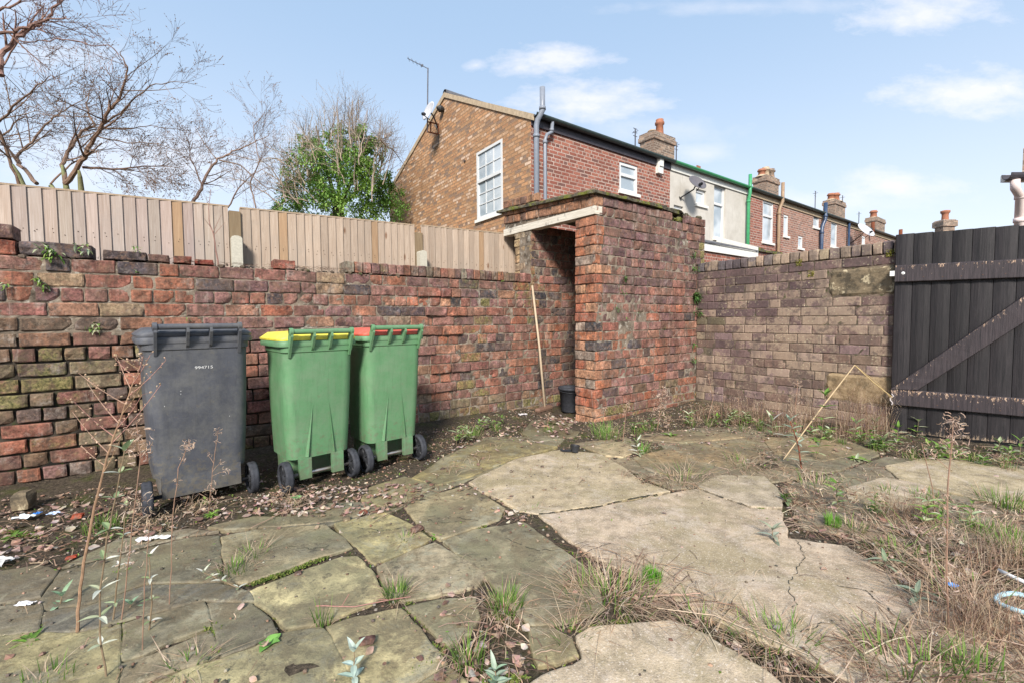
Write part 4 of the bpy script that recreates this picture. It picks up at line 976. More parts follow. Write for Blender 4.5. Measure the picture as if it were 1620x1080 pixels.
def lean_to():
    t = thing('lean_to', fr(12.2, 6.6, 0), 'low lean-to with white fascia against the cream rendered house', 'lean-to')
    qa = 5.9
    s0 = on_q(1105, 410, qa)[0]; s1, zt = on_q(1197, 394, qa); z1 = on_q(1160, 394, qa)[1]
    mb = MB(); mb.fbox(s0 - 1.5, s1, qa + .03, HQ - .01, 0, z1 - .15); mb.build('wall', MT['front'], t)
    mb = MB(); mb.fbox(s0 - 1.5, s1, qa - .02, qa + .025, z1 - .16, z1 + .02)
    p = fr(s1 + .004, qa - .02, z1 - .16); mb.box(p, Udir * .04, Vdir * (HQ - qa - .05), Zd * .2 + Vdir * 0)
    mb.build('fascia_board', MT['fascia'], t)
    mb = MB(); p = fr(s0 - 1.5, qa - .05, z1 + .024); mb.box(p, Udir * (s1 - s0 + 1.5), fr(0, HQ - qa + .03, .42), Zd * .03); mb.build('roof', MT['slate'], t)
    mb = MB(); i = [mb.vert(x) for x in (fr(s1 + .05, qa, z1 - .1), fr(s1 + .05, HQ - .02, z1 + .1), fr(s1 + .05, HQ - .02, z1 + .62), fr(s1 + .05, qa, z1 + .16))]; mb.face(i)
    j = [mb.vert(x) for x in (fr(s1 + .09, qa, z1 - .1), fr(s1 + .09, HQ - .02, z1 + .1), fr(s1 + .09, HQ - .02, z1 + .62), fr(s1 + .09, qa, z1 + .16))]; mb.face(j[::-1])
    for a in range(4): mb.face([i[a], j[a], j[(a + 1) % 4], i[(a + 1) % 4]])
    mb.build('barge_board', MT['fascia'], t)
    t = thing('parapet_wall', fr(15, 6.0, 0), 'mossy coped brick wall of the next yard below the tan pipe', 'wall')
    a, z = on_q(1196, 395, 6.0); b = on_q(1420, 420, 6.0)[0]; mb = MB(); mb.fbox(a, a + 4.5, 6.0, 6.2, 0, z - .05); mb.build('brickwork', MT['front'], t)
    mb = MB(); s = a
    while s < a + 4.4: w = rnd(.3, .45); mb.fbox(s, s + w - .01, 5.94, 6.26, z - .046, z + rnd(.0, .05)); s += w
    mb.build('coping', MT['moss_slab'], t)
lean_to()
def distant_house():
    t = thing('distant_house', (27, 30, 0), 'distant house whose chimney shows above the black gate', 'house')
    c = at(1495, 349, 30); mb = MB()
    zt = c.z; x, y = c.x, c.y
    mb.box((x - 4, y - 3, 0), (9, 0, 0), (0, 7, 0), (0, 0, 5)); mb.build('wall', MT['front_far'], t)
    mb = MB(); i = [mb.vert(p) for p in ((x - 4.2, y - 3.2, 4.9), (x + 5.2, y - 3.2, 4.9), (x + 5.2, y + .5, zt - 1.0), (x - 4.2, y + .5, zt - 1.0), (x - 4.2, y + 4.2, 4.9), (x + 5.2, y + 4.2, 4.9))]
    mb.face([i[0], i[1], i[2], i[3]]); mb.face([i[3], i[2], i[5], i[4]]); mb.face([i[0], i[3], i[4]]); mb.face([i[1], i[5], i[2]]); mb.build('roof', MT['slate'], t)
    mb = MB()
    def lp(e, z): return [(x - .38 - e, y - .3 - e, z), (x + .38 + e, y - .3 - e, z), (x + .38 + e, y + .3 + e, z), (x - .38 - e, y + .3 + e, z)]
    mb.loft([lp(0, 4.5), lp(0, zt - .5), lp(.1, zt - .45), lp(.1, zt - .1), lp(0, zt)]); st = mb.build('chimney', MT['stack'], t)
    mb = MB(); mb.lathe((x, y, zt), (0, 0, 1), [(.2, 0), (.18, .3), (.2, .45), (.26, .5), (.26, .62), (.1, .66)], 10); mb.build('chimney_pot', MT['terracotta'], st, True)
distant_house()
def right_house():
    Y = 6.6; c = at(1619, 300, Y)
    t = thing('neighbouring_house', (c.x + 2, Y + 1, 0), 'house corner with pale pink downpipe at the right edge of the frame', 'house')
    mb = MB(); x0 = at(1634, 300, Y).x
    ze = at(1619, 282, Y).z
    mb.box((x0, Y, 0), (4, 0, 0), Udir * 6, (0, 0, ze - .08)); mb.build('wall', MT['front'], t)
    mb = MB(); mb.box((x0 - .1, Y - .25, ze + .03), (4.6, 0, 0), Udir * 6 + Zd * 1.2, (0, 0, .06)); mb.build('roof', MT['slate'], t)
    gx = at(1592, 285, Y - .38).x; ze = at(1610, 275, Y - .38).z
    mb = MB(); mb.box((gx + .06, Y - .31, ze - .085), (4, 0, 0), (0, .06, 0), (0, 0, .09)); mb.build('fascia_board', MT['fascia'], t)
    mb = MB(); prev = None
    for x in (gx, gx + 4):
        ring = []
        for i in range(9): th = math.pi * i / 8; ring.append(mb.vert((x, Y - .38 - math.cos(th) * .065, ze + .0 - math.sin(th) * .085)))
        for i in range(9): th = math.pi * (8 - i) / 8; ring.append(mb.vert((x, Y - .38 - math.cos(th) * .058, ze + .0 - math.sin(th) * .078)))
        if prev:
            for i in range(18): mb.face([prev[i], prev[(i + 1) % 18], ring[(i + 1) % 18], ring[i]])
        else: mb.face(ring)
        prev = ring
    mb.build('gutter', MT['soffit'], t)
    p0 = at(1606, 285, Y - .38); p1 = at(1606, 298, Y - .38); p2 = at(1614, 312, Y - .25); p3 = at(1614, 375, Y - .25)
    mb = MB(); mb.tube([p0, p1, p2, Vector((p2.x, p2.y, .1))], .05, 12)
    for z in (p2.z - .03, p3.z + .2): mb.lathe((p2.x, p2.y, z), (0, 0, 1), [(.05, 0), (.06, 0), (.06, .06), (.05, .06)], 12)
    mb.build('drainpipe', MT['pipe_pink'], t, True)
    cx = at(1613, 250, Y - .2); mb = MB(); zt = at(1616, 236, Y - .2).z; mb.box((cx.x, Y - .24, ze - .03), (.7, 0, 0), Udir * .5, (0, 0, zt - ze + .03)); mb.build('chimney', MT['stack'], t)
right_house()
# ------------------------------------------------------------------ dishes and aerials
def dish(c, face, r, mat, wallp, label, cup=True):
    t = thing('satellite_dish', wallp, label, 'satellite dish')
    face = Vector(face).normalized(); mb = MB(); prof = [(0.0, 0)] + [(r * k / 6, .22 * r * (k / 6) ** 2) for k in range(1, 7)] + [(r * 1.01, .22 * r - .012), (r * .5, .035 * r), (0, -.012)]
    mb.lathe(c, face, prof, 24); mb.build('dish', MT[mat], t, True)
    mb = MB(); e = Vector(c) + face * r * .95 - Zd * r * .75; mb.tube([Vector(c) - Zd * r * .8, e], .012, 6); mb.lathe(e, -face + Zd * .5, [(.035, 0), (.045, .05), (.03, .1)], 8); mb.build('feed_arm', MT['black'], t)
    mb = MB(); mb.tube([Vector(c) - face * .02, Vector(c) - face * .12 - Zd * .05, wallp], .02, 6); mb.lathe(wallp, (Vector(c) - Vector(wallp)), [(.06, 0), (.06, .015), (.0, .016)], 8); mb.build('bracket', MT['black'], t)
q_, z_ = on_s(680, 186, HS - .45); c = PG(q_, on_s(678, 179, HS - .45)[1], .45)
dish(c, (-.72, -.62, .30), .25, 'dish', PG(on_s(692, 206, HS)[0], on_s(692, 200, HS)[1], 0), 'white satellite dish high on the brown gable wall')
s_, z_ = on_q(1102, 291, HQ - .4); dish(fr(s_, HQ - .4, z_), (.30, -.80, .62), .25, 'dish_dark', fr(s_ - .12, HQ, z_ - .30), 'dark mesh satellite dish on the cream rendered wall')
s_, z_ = on_q(1368, 366, HQ - .6); dish(fr(s_, HQ - .6, z_), (.3, -.8, .65), .38, 'dish', fr(s_ + .1, HQ, z_ - .5), 'pale satellite dish far along the terrace above the wall')
def rusty_bracket():
    t = thing('aerial_mast', PG(on_s(683, 205, HS)[0], on_s(683, 205, HS)[1], 0), 'bent television aerial on a tall thin mast beside the gable', 'aerial')
    d = .42; p = lambda px, py: (lambda a: PG(a[0], a[1], d))(on_s(px, py, HS - d))
    mb = MB(); mb.tube([p(676, 210), p(677, 108)], .018, 6); mb.build('mast', MT['aerial'], t)
    mb = MB(); mb.tube([p(677, 109), p(645, 93)], .012, 6)
    for u in (.35, .55, .75, .95): c = p(677, 109).lerp(p(645, 93), u); mb.tube([c - Vector((.0, .12, 0)), c + Vector((.0, .12, 0))], .006, 4)
    mb.lathe(p(668, 104), Zd, [(.0, -.03), (.03, -.02), (.03, .02), (0, .03)], 8); mb.build('antenna', MT['aerial'], t)
    mb = MB(); w = lambda px, py: (lambda a: PG(a[0], a[1], .0))(on_s(px, py, HS))
    a, b, c2, d2 = p(676, 193), p(676, 209), w(694, 197), w(694, 213)
    for x, y in ((a, c2), (b, d2), (a, b), (c2, d2)): mb.tube([x, y], .02, 4)
    mb.tube([a.lerp(c2, .3), b.lerp(d2, .3)], .02, 4); mb.build('bracket', MT['rust'], t)
    mb = MB(); mb.tube([w(695, 213) - Udir * .02, w(695, 228) - Udir * .03, w(690, 236) - Udir * .03, w(685, 234) - Udir * .02, w(684, 226)], .008, 5); mb.build('cable', MT['black'], t)
rusty_bracket()
for (px, py0, py1, q2, lab) in ((1005, 204, 222, 2.5, 'tiny thin aerial left of the nearest chimney'), (1070, 226, 246, 2.5, 'thin aerial just right of the nearest chimney'), (1290, 303, 318, 2.5, 'small aerial above the roof between second and third chimney'), (1333, 310, 345, 2.5, 'small aerial right of the third chimney'), (1359, 336, 344, 2.5, 'faint aerial over the far roof line')):
    a = on_q(px, py0, HQ + q2); b = on_q(px, py1, HQ + q2); mb = MB(); s_ = a[0]
    p0, p1 = fr(s_, HQ + q2, a[1]), fr(s_, HQ + q2, ZE + .9); mb.tube([p1, p0], .022, 5)
    for z in (0, .12, .24): c = p0 - Zd * z; mb.tube([c - Udir * .10, c + Udir * .10], .010, 4)
    mb.tube([p0 - Zd * .1 - Vdir * .12, p0 - Zd * .1 + Vdir * .12], .010, 4)
    single(mb, 'roof_aerial', MT['aerial'], p1, lab, 'aerial', 'aerials on the terrace roofs')
# ================================================================== WHEELIE BINS
def rrect(w, d, r, z, cy, n=5, M=None):
    out = []
    for (sx, sy, a0) in ((1, 1, 0), (-1, 1, 90), (-1, -1, 180), (1, -1, 270)):
        for k in range(n + 1):
            a = R(a0 + 90 * k / n); out.append(M @ Vector((sx * (w / 2 - r) + math.cos(a) * r, cy + sy * (d / 2 - r) + math.sin(a) * r, z)))
    return out
def build_bin(kind, L, Rr, Wt, Wb, Dt, Db, H, body, lid, label, tweak=0.0):
    """L, Rr: ground points under the two wheels"""
    L = Rr - Vector((math.cos(tweak), math.sin(tweak), 0)) * L; mid = (L + Rr) / 2; ang = tweak; t = thing('wheelie_bin', mid, label, 'wheelie bin', 'wheelie bins in front of the brick wall', rz=ang)
    M = WM[t]; track = (Rr - L).length / 2
    P = lambda x, y, z: M @ Vector((x, y, z))
    # body: lofted rounded rectangles, back face near y=0 (towards the camera)
    mb = MB(); yb = -.035
    def sec(u): w = Wb + (Wt - Wb) * u; d = Db + (Dt - Db) * u; y0 = .015 + (yb - .015) * u; return w, d, y0 + d / 2
    loops = []
    wB, dB, cB = sec(0)
    zN = .20
    loops.append(rrect(wB * .84, dB * .56, .05, .035, cB + dB * .20, M=M)); loops.append(rrect(wB * .86, dB * .58, .05, .06, cB + dB * .20, M=M)); loops.append(rrect(wB * .88, dB * .60, .05, zN, cB + dB * .19, M=M))
    loops.append(rrect(wB, dB, .065, zN + .004, cB, M=M))
    for k in range(1, 9):
        u = k / 8; w, d, c = sec(u); w += .008 * math.sin(u * math.pi); loops.append(rrect(w, d, .068, zN + (H - .195 - zN) * u, c, M=M))
    w, d, c = sec(1); zt = H - .195
    loops.append(rrect(w + .004, d, .068, zt + .045, c, M=M)); loops.append(rrect(w + .016, d + .012, .055, zt + .05, c, M=M)); loops.append(rrect(w + .018, d + .014, .055, zt + .085, c, M=M))
    mb.loft(loops)
    if kind == 'green':
        for sx in (-1, 1):    # tabs that carry the axle, and the two tapering ribs of the recess above
            mb.box(P(sx * (wB / 2 - .095) - .038, yb * .2 - .0, .075), (M.to_3x3() @ Vector((.076, 0, 0))), M.to_3x3() @ Vector((0, .03, 0)), Zd * .135)
            x0, x1 = sx * .085, sx * .052
            A = [P(x0 - .002 * sx, .010, .215), P(x0 + .012 * sx, .010, .215), P(x1, -.014, .58)]; B = [P(x0 - .012 * sx, -.012 + .012, .215)]
            f = [mb.vert(P(x0, -.005, .212)), mb.vert(P(x0 + sx * .016, .013, .212)), mb.vert(P(x1, -.0155, .56)), mb.vert(P(x0 - sx * .002, .013, .212))]
            mb.face([f[0], f[1], f[2]]); mb.face([f[3], f[0], f[2]])
    else:
        w2 = wB * .425; mb.loft([[P(-w2, .016, .085), P(w2, .016, .085), P(w2, .06, .085), P(-w2, .06, .085)], [P(-w2, .0152, .22), P(w2, .0152, .22), P(w2, .06, .22), P(-w2, .06, .22)]])
    bo = mb.build('body', MT[body], t, True)
    md = bo.modifiers.new('es', 'EDGE_SPLIT'); md.split_angle = R(42)
    # rim
    mb = MB(); zr = H - .092
    wr, dr = Wt + .060, Dt + .045; cr = yb + Dt / 2 + .012
    mb.loft([rrect(wr - .03, dr - .03, .05, zr - .012, cr, M=M), rrect(wr, dr, .06, zr - .018, cr, M=M), rrect(wr + .004, dr + .004, .06, zr + .004, cr, M=M), rrect(wr - .01, dr - .01, .055, zr + .016, cr, M=M)]); ro = mb.build('rim', MT[body], t, True); ro.modifiers.new('es', 'EDGE_SPLIT').split_angle = R(50)
    # lid
    mb = MB(); zl = zr + .018
    mb.loft([rrect(wr - .002, dr, .055, zl, cr + .012, M=M), rrect(wr + .004, dr + .006, .06, zl + .012, cr + .012, M=M), rrect(wr - .035, dr - .02, .06, zl + .030, cr + .004, M=M), rrect(wr - .09, dr - .07, .06, zl + .048, cr + .03, M=M), rrect(wr - .30, dr - .30, .05, zl + .056, cr + .04, M=M)])
    lo = mb.build('lid', MT[lid], t, True); lo.modifiers.new('es', 'EDGE_SPLIT').split_angle = R(50)
    # handle: tube, two end brackets, two ribs
    mb = MB(); hw = Wt / 2 - .03 if kind == 'green' else Wt / 2 - .05; yh, zh = yb - .045, H - .0185
    mb.tube([P(-hw, yh, zh), P(hw, yh, zh)], .0165, 14)
    for x in (-hw, hw, -.055, .055):
        th = .007; end = abs(x) > .1
        prof = [(yh - .012, zh + .012), (yh - .02, zh - .03), (yb - .022, zh - (.115 if end else .105)), (yb - .002, zh - (.16 if end else .125)), (yb + .012, zh - (.16 if end else .125)), (yb + .012, zh - .05), (yh + .016, zh + .012)]
        a = [mb.vert(P(x - th, y, z)) for y, z in prof]; b = [mb.vert(P(x + th, y, z)) for y, z in prof]
        mb.face(a); mb.face(b[::-1])
        for i in range(len(prof)): j = (i + 1) % len(prof); mb.face([a[i], a[j], b[j], b[i]])
    for x in (-hw - .012, hw - .012): mb.lathe(P(x, yh, zh), M.to_3x3() @ Vector((1, 0, 0)), [(.018, 0), (.024, .003), (.024, .021), (.018, .024)], 14)
    mb.build('handle', MT[body], t, False)
    # wheels and axle
    ax = M.to_3x3() @ Vector((1, 0, 0)); rw = .10
    for sx in (-1, 1):
        c = P(sx * track, .035, rw); mb = MB()
        mb.lathe(c - ax * .024, ax, [(rw * .80, .004), (rw * .93, 0), (rw * .99, .008), (rw, .016), (rw * .985, .024), (rw, .032), (rw * .99, .040), (rw * .93, .048), (rw * .80, .044), (rw * .78, .024), (rw * .80, .004)], 30)
        wh = mb.build('wheel', MT['rubber'], t, True)
        mb = MB(); mb.lathe(c - ax * .02, ax, [(0, .0), (.02, -.004), (.024, .006), (rw * .55, .012), (rw * .80, .008), (rw * .80, .032), (rw * .55, .028), (.024, .034), (.02, .044), (0, .040)], 24)
        for k in range(5): a = 2 * math.pi * k / 5; v = (M.to_3x3() @ Vector((0, math.cos(a), math.sin(a)))); mb.tube([c - ax * .010 * 1 + v * .02, c - ax * .010 + v * rw * .78], .006, 5); mb.tube([c + ax * .010 * 1 + v * .02, c + ax * .010 + v * rw * .78], .006, 5)
        mb.build('hub', MT['black'], wh, True)
    mb = MB(); mb.tube([P(-track, .035, rw), P(track, .035, rw)], .011, 12); mb.build('axle', MT['steel'] if kind == 'green' else MT['black'], t, True)
    return t, M, yb, sec
def gp(px, py): return g(px, py, .0)
b1, M1, yb1, _ = build_bin('grey', .52, gp(402, 781), .50, .46, .58, .50, 1.085, 'bin_grey', 'bin_grey', 'large dark grey wheelie bin numbered 994715 in white', R(42))
b2, M2, yb2, _ = build_bin('green', .43, gp(560, 755), .44, .40, .43, .38, 1.045, 'bin_green', 'lid_yellow', 'green wheelie bin with the yellow lid, in the middle', R(43))
b3, M3, yb3, _ = build_bin('green', .43, gp(666, 728), .44, .40, .45, .38, 1.06, 'bin_green', 'lid_red', 'green wheelie bin with the red lid, furthest right', R(41.5))
# the number on the grey bin, as raised white digits
def digits():
    cu = bpy.data.curves.new('number', 'FONT'); cu.body = '994715'; cu.size = .024; cu.extrude = .0006; cu.align_x = 'CENTER'
    tmp = bpy.data.objects.new('t', cu); sc.collection.objects.link(tmp); bpy.context.view_layer.update()
    me = bpy.data.meshes.new_from_object(tmp.evaluated_get(bpy.context.evaluated_depsgraph_get())); bpy.data.objects.remove(tmp)
    o = bpy.data.objects.new('number', me); sc.collection.objects.link(o); o.parent = b1; me.materials.clear(); me.materials.append(MT['upvc'])
    o.matrix_local = Matrix.Translation((.02, -.0315, .822)) @ Matrix.Rotation(R(90 + 4.1), 4, 'X') @ Matrix.Diagonal((1.25, 1, 1, 1))
    o['label'] = 'small white stamped serial number'
digits()
mbx = MB(); mbx.col = (.6, .6, .58, 0)
for (x, z, w, h) in ((-.095, .70, .004, .012), (-.095, .683, .003, .004), (-.11, .80, .005, .002), (.14, .52, .003, .003), (-.17, .62, .002, .006)):
    p = M1 @ Vector((x, yb1 + .018 + (0.865 - z) * .055 - .012, z)); mbx.box(p, M1.to_3x3() @ Vector((w, 0, 0)), M1.to_3x3() @ Vector((0, -.0015, 0)), Zd * h)
mbx.build('paint_chips', MT['upvc'], b1)
# ================================================================== THINGS IN THE DOORWAY
def broom_bucket():
    fp = g(862, 651, .02); ap = onplane(842, 452, Vdir, QL - .03)
    t = thing('broom', fp, 'old broom with pale wooden handle leaning in the outhouse doorway', 'broom')
    mb = MB(); mb.col = (.46, .36, .25, 0); m = fp.lerp(ap, .5) + Vector((.012, 0, 0)); mb.tube([fp + Zd * .05, m, ap], [.014, .0135, .013], 10); mb.build('handle', MT['col'], t, True)
    mb = MB(); mb.col = (.20, .12, .085, 0); a = Udir * .95 + Vdir * .3; a.normalize(); b = Vector((-a.y, a.x, 0))
    def lp(z, w, d): c = fp + Zd * z - a * .02; return [c - a * w - b * d, c + a * w - b * d, c + a * w + b * d, c - a * w + b * d]
    mb.loft([lp(.025, .14, .03), lp(.045, .145, .032), lp(.065, .13, .025)]); mb.build('head', MT['col'], t)
    mb = MB()
    for k in range(220): x = rnd(-.14, .14); y = rnd(-.028, .028); p = fp + a * (x - .02) + b * y + Zd * .03; mb.tube([p, p - Zd * .045 + a * x * .15 + b * y * .4], .0018, 3, col=(.09, .06, .04, 0))
    mb.build('bristles', MT['col'], t)
    c = g(903, 651, .0); t = thing('bucket', c, 'black plastic bucket half hidden behind the brick pier', 'bucket')
    mb = MB(); mb.lathe(c + Zd * .01, Zd, [(0, 0), (.105, 0), (.11, .01), (.138, .26), (.150, .262), (.152, .285), (.143, .29), (.132, .262), (.105, .02), (0, .015)], 32); mb.build('body', MT['bucket'] if 'bucket' in MT else MT['rubber'], t, True)
    mb = MB(); pts = []
    for k in range(13): a2 = math.pi * k / 12; pts.append(c + Vector((math.cos(a2) * .15, -math.sin(a2) * .145, .275 - .03 * math.sin(a2))))
    mb.tube(pts, .0035, 6); mb.build('handle', MT['black'], t)
    # loose bits inside
    for (px, py, r, colr, lab, nm) in ((1409 - 500, 714, .035, (.02, .02, .022), 'small black plastic pot lying on the concrete slab', 'plastic_pot'),):
        c = g(px, py, .02); mb = MB(); mb.col = colr + (0,); mb.lathe(c, Vector((.15, .1, 1)), [(0, 0), (r * .8, 0), (r, .045), (r * 1.12, .046), (r * 1.12, .055), (r * .95, .055), (r * .75, .01), (0, .008)], 18); mb.tube([c + Vector((-.03, 0, .01)), c + Vector((-.09, .02, .004)), c + Vector((-.11, .03, .012))], .01, 5); single(mb, nm, MT['black'], c, lab, 'pot')
broom_bucket()
# ================================================================== PLANTS, LITTER, DEBRIS
def inpoly(x, y, P):
    c = False; n = len(P)
    for i in range(n):
        x1, y1 = P[i]; x2, y2 = P[i - 1]
        if (y1 > y) != (y2 > y) and x < (x2 - x1) * (y - y1) / (y2 - y1) + x1: c = not c
    return c
SLABS = [[(g(*p).x, g(*p).y) for p in pl] for pl, _ in FLAGS + CONC]
SBB = [(min(p[0] for p in P), max(p[0] for p in P), min(p[1] for p in P), max(p[1] for p in P)) for P in SLABS]
def on_slab(x, y):
    for P, b in zip(SLABS, SBB):
        if b[0] < x < b[1] and b[2] < y < b[3] and inpoly(x, y, P): return True
    return False
def scatter(pix, n, soil_only=0.0, z=.0):
    P = [(g(*p).x, g(*p).y) for p in pix]; x0, x1 = min(p[0] for p in P), max(p[0] for p in P); y0, y1 = min(p[1] for p in P), max(p[1] for p in P)
    out = []; tries = 0
    while len(out) < n and tries < n * 60:
        tries += 1; x, y = rnd(x0, x1), rnd(y0, y1)
        if not inpoly(x, y, P): continue
        sl = on_slab(x, y)
        if sl and random.random() < soil_only: continue
        s_, q_, _ = to_frame(Vector((x, y, 0)))
        if q_ > QL - .01 or (s_ > SW - .01) : continue
        if QS < q_ < QS + .3 and s_ > SD: continue
        out.append(Vector((x, y, .014 if sl else max(ground_h(x, y), -.02))))
    return out
STRAW = [(.52,.40,.27), (.44,.31,.20), (.60,.48,.34), (.36,.23,.15), (.50,.36,.27)]
BROWN = [(.20,.12,.08), (.27,.17,.12), (.14,.085,.06), (.33,.22,.16)]
GREEN = [(.13,.24,.045), (.17,.30,.05), (.10,.18,.035), (.22,.32,.08)]
PALE = [(.34,.39,.22), (.44,.47,.31), (.26,.33,.16), (.56,.56,.46), (.60,.60,.52)]
DLEAF = [(.44,.30,.23), (.52,.39,.31), (.36,.23,.17), (.25,.15,.11), (.58,.47,.39), (.17,.11,.085)]
def C4(c, a=.15): return jit(tuple(c), a)[:3] + (0,)
def blade(mb, p, h, az, lean, w, c0, c1=None, droop=.3, n=5):
    d = Vector((math.cos(az), math.sin(az), 0)); side = Vector((-d.y, d.x, 0)); pts = []; ws = []
    for i in range(n + 1):
        t = i / n; pts.append(p + d * (lean * h * t ** 1.4) + Zd * (h * (t - droop * t * t))); ws.append(w * (1 - t ** 2 * .92))
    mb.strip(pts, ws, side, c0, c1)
def leaf(mb, p, d, L, W, col, up=None, curl=.25, n=5):
    d = Vector(d).normalized(); up = up or Zd; side = d.cross(up); side = side.normalized() if side.length > .05 else Vector((1, 0, 0)); nn = side.cross(d).normalized(); prev = None
    for i in range(n + 1):
        t = i / n; w = W * math.sin(math.pi * min(1, .04 + t * .96)) ** .8 * (1.15 - .5 * t) + .0004; c = p + d * (L * t) - nn * (curl * L * t * t)
        r = [mb.vert(c - side * w + nn * w * .35, col), mb.vert(c, tuple(x * 1.12 for x in col[:3]) + (0,)), mb.vert(c + side * w + nn * w * .35, col)]
        if prev: mb.face([prev[0], prev[1], r[1], r[0]]); mb.face([prev[1], prev[2], r[2], r[1]])
        prev = r
def dead_leaf(mb, p, sz, col):
    a = rnd(0, 6.28); u = Vector((math.cos(a), math.sin(a), rnd(-.35, .35))).normalized(); v = u.cross(Vector((rnd(-.4, .4), rnd(-.4, .4), 1))).normalized(); n = u.cross(v); k1, k2 = rnd(-.9, .9), rnd(-.5, .9)
    W = rnd(.5, .85); out = ((0, .15, .0), (.25, .8, 1), (.5, 1.0, 1), (.78, .62, 1), (1, .08, 1)); prev = None
    for (t, w, _) in out:
        e = rnd(.8, 1.2); c = p + u * (sz * (t - .5)) + n * (k1 * sz * ((t - .5) ** 2)); ww = w * W * sz * .5 * e
        cc = tuple(x * rnd(.88, 1.12) for x in col[:3]) + (0,)
        r = [mb.vert(c - v * ww + n * k2 * ww * .8, cc), mb.vert(c, cc), mb.vert(c + v * ww + n * k2 * ww * .8 * rnd(.4, 1.2), cc)]
        if prev: mb.face([prev[0], prev[1], r[1], r[0]]); mb.face([prev[1], prev[2], r[2], r[1]])
        prev = r
def straw(mb, p, L, w, col, rise=.02, az=None):
    az = rnd(0, 6.28) if az is None else az; d = Vector((math.cos(az), math.sin(az), 0)); side = Vector((-d.y, d.x, 0)); b = rnd(-.25, .25); n = 5; pts = []
    for i in range(n + 1): t = i / n; pts.append(p + d * L * (t - .5) + side * (b * L * (t - .5) ** 2) + Zd * (rise * (1 - (2 * t - 1) ** 2) * rnd(.6, 1) + .003 + abs(t - .5) * rnd(0, rise)))
    mb.strip(pts, w, (side + Zd * rnd(-.6, .6)).normalized(), col)
def curls(mb, c, r, n, cols, L=(.03, .08), w=.0016):
    for _ in range(n):
        p = c + Vector((rnd(-1, 1), rnd(-1, 1), rnd(-1, 1))) * r; a = Vector((rnd(-1, 1), rnd(-1, 1), rnd(-1, 1))).normalized(); b = a.orthogonal().normalized(); k = a.cross(b); rr = rnd(*L) / 4; ph = rnd(0, 6.28); tot = rnd(2, 5.5); pts = []
        for i in range(7): t = i / 6 * tot; pts.append(p + (b * math.cos(t + ph) + k * math.sin(t + ph)) * rr * (1 - .35 * i / 6) + a * rr * t * .25)
        mb.strip(pts, [w * (1 - .1 * i) for i in range(7)], a, C4(random.choice(cols)))
def tuft(mb, c, n, rad, h, cols, dry=.4, lean=.6, w=.0019):
    for _ in range(n):
        a = rnd(0, 6.28); r = rad * math.sqrt(random.random()); p = c + Vector((math.cos(a) * r, math.sin(a) * r, -.004)); az = a + rnd(-.9, .9)
        if random.random() < dry: cc = random.choice(STRAW); blade(mb, p, h * rnd(.4, 1.1), az, lean * rnd(.5, 2.4), w * rnd(.6, 1), C4(cc), C4(random.choice(STRAW)), rnd(.1, .9))
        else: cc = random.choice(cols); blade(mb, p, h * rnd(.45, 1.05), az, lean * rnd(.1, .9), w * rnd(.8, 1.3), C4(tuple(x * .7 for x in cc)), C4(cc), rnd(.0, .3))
def stem(mb, pts, r0, r1, col, n=6):
    P = [Vector(p) for p in pts]; out = []
    for i in range(len(P) - 1):
        for k in range(4): t = k / 4; out.append(P[i].lerp(P[i + 1], t) + Vector((rnd(-1, 1), rnd(-1, 1), rnd(-1, 1))) * .002)
    out.append(P[-1]); m = len(out); mb.tube(out, [r0 + (r1 - r0) * i / (m - 1) for i in range(m)], n, col=col + (0,)); return out
def along(P, u): x = u * (len(P) - 1); i = min(int(x), len(P) - 2); return P[i].lerp(P[i + 1], x - i), (P[i + 1] - P[i]).normalized()
def stalk(pxs, lean=.0):     # a stalk whose foot stands on the ground at the first pixel, in its own upright plane
    b = g(*pxs[0]); out = [Vector((b.x, b.y, max(-.01, 0)))]
    for k, p in enumerate(pxs[1:]): out.append(at(p[0], p[1], b.y + lean * (k + 1)))
    return out
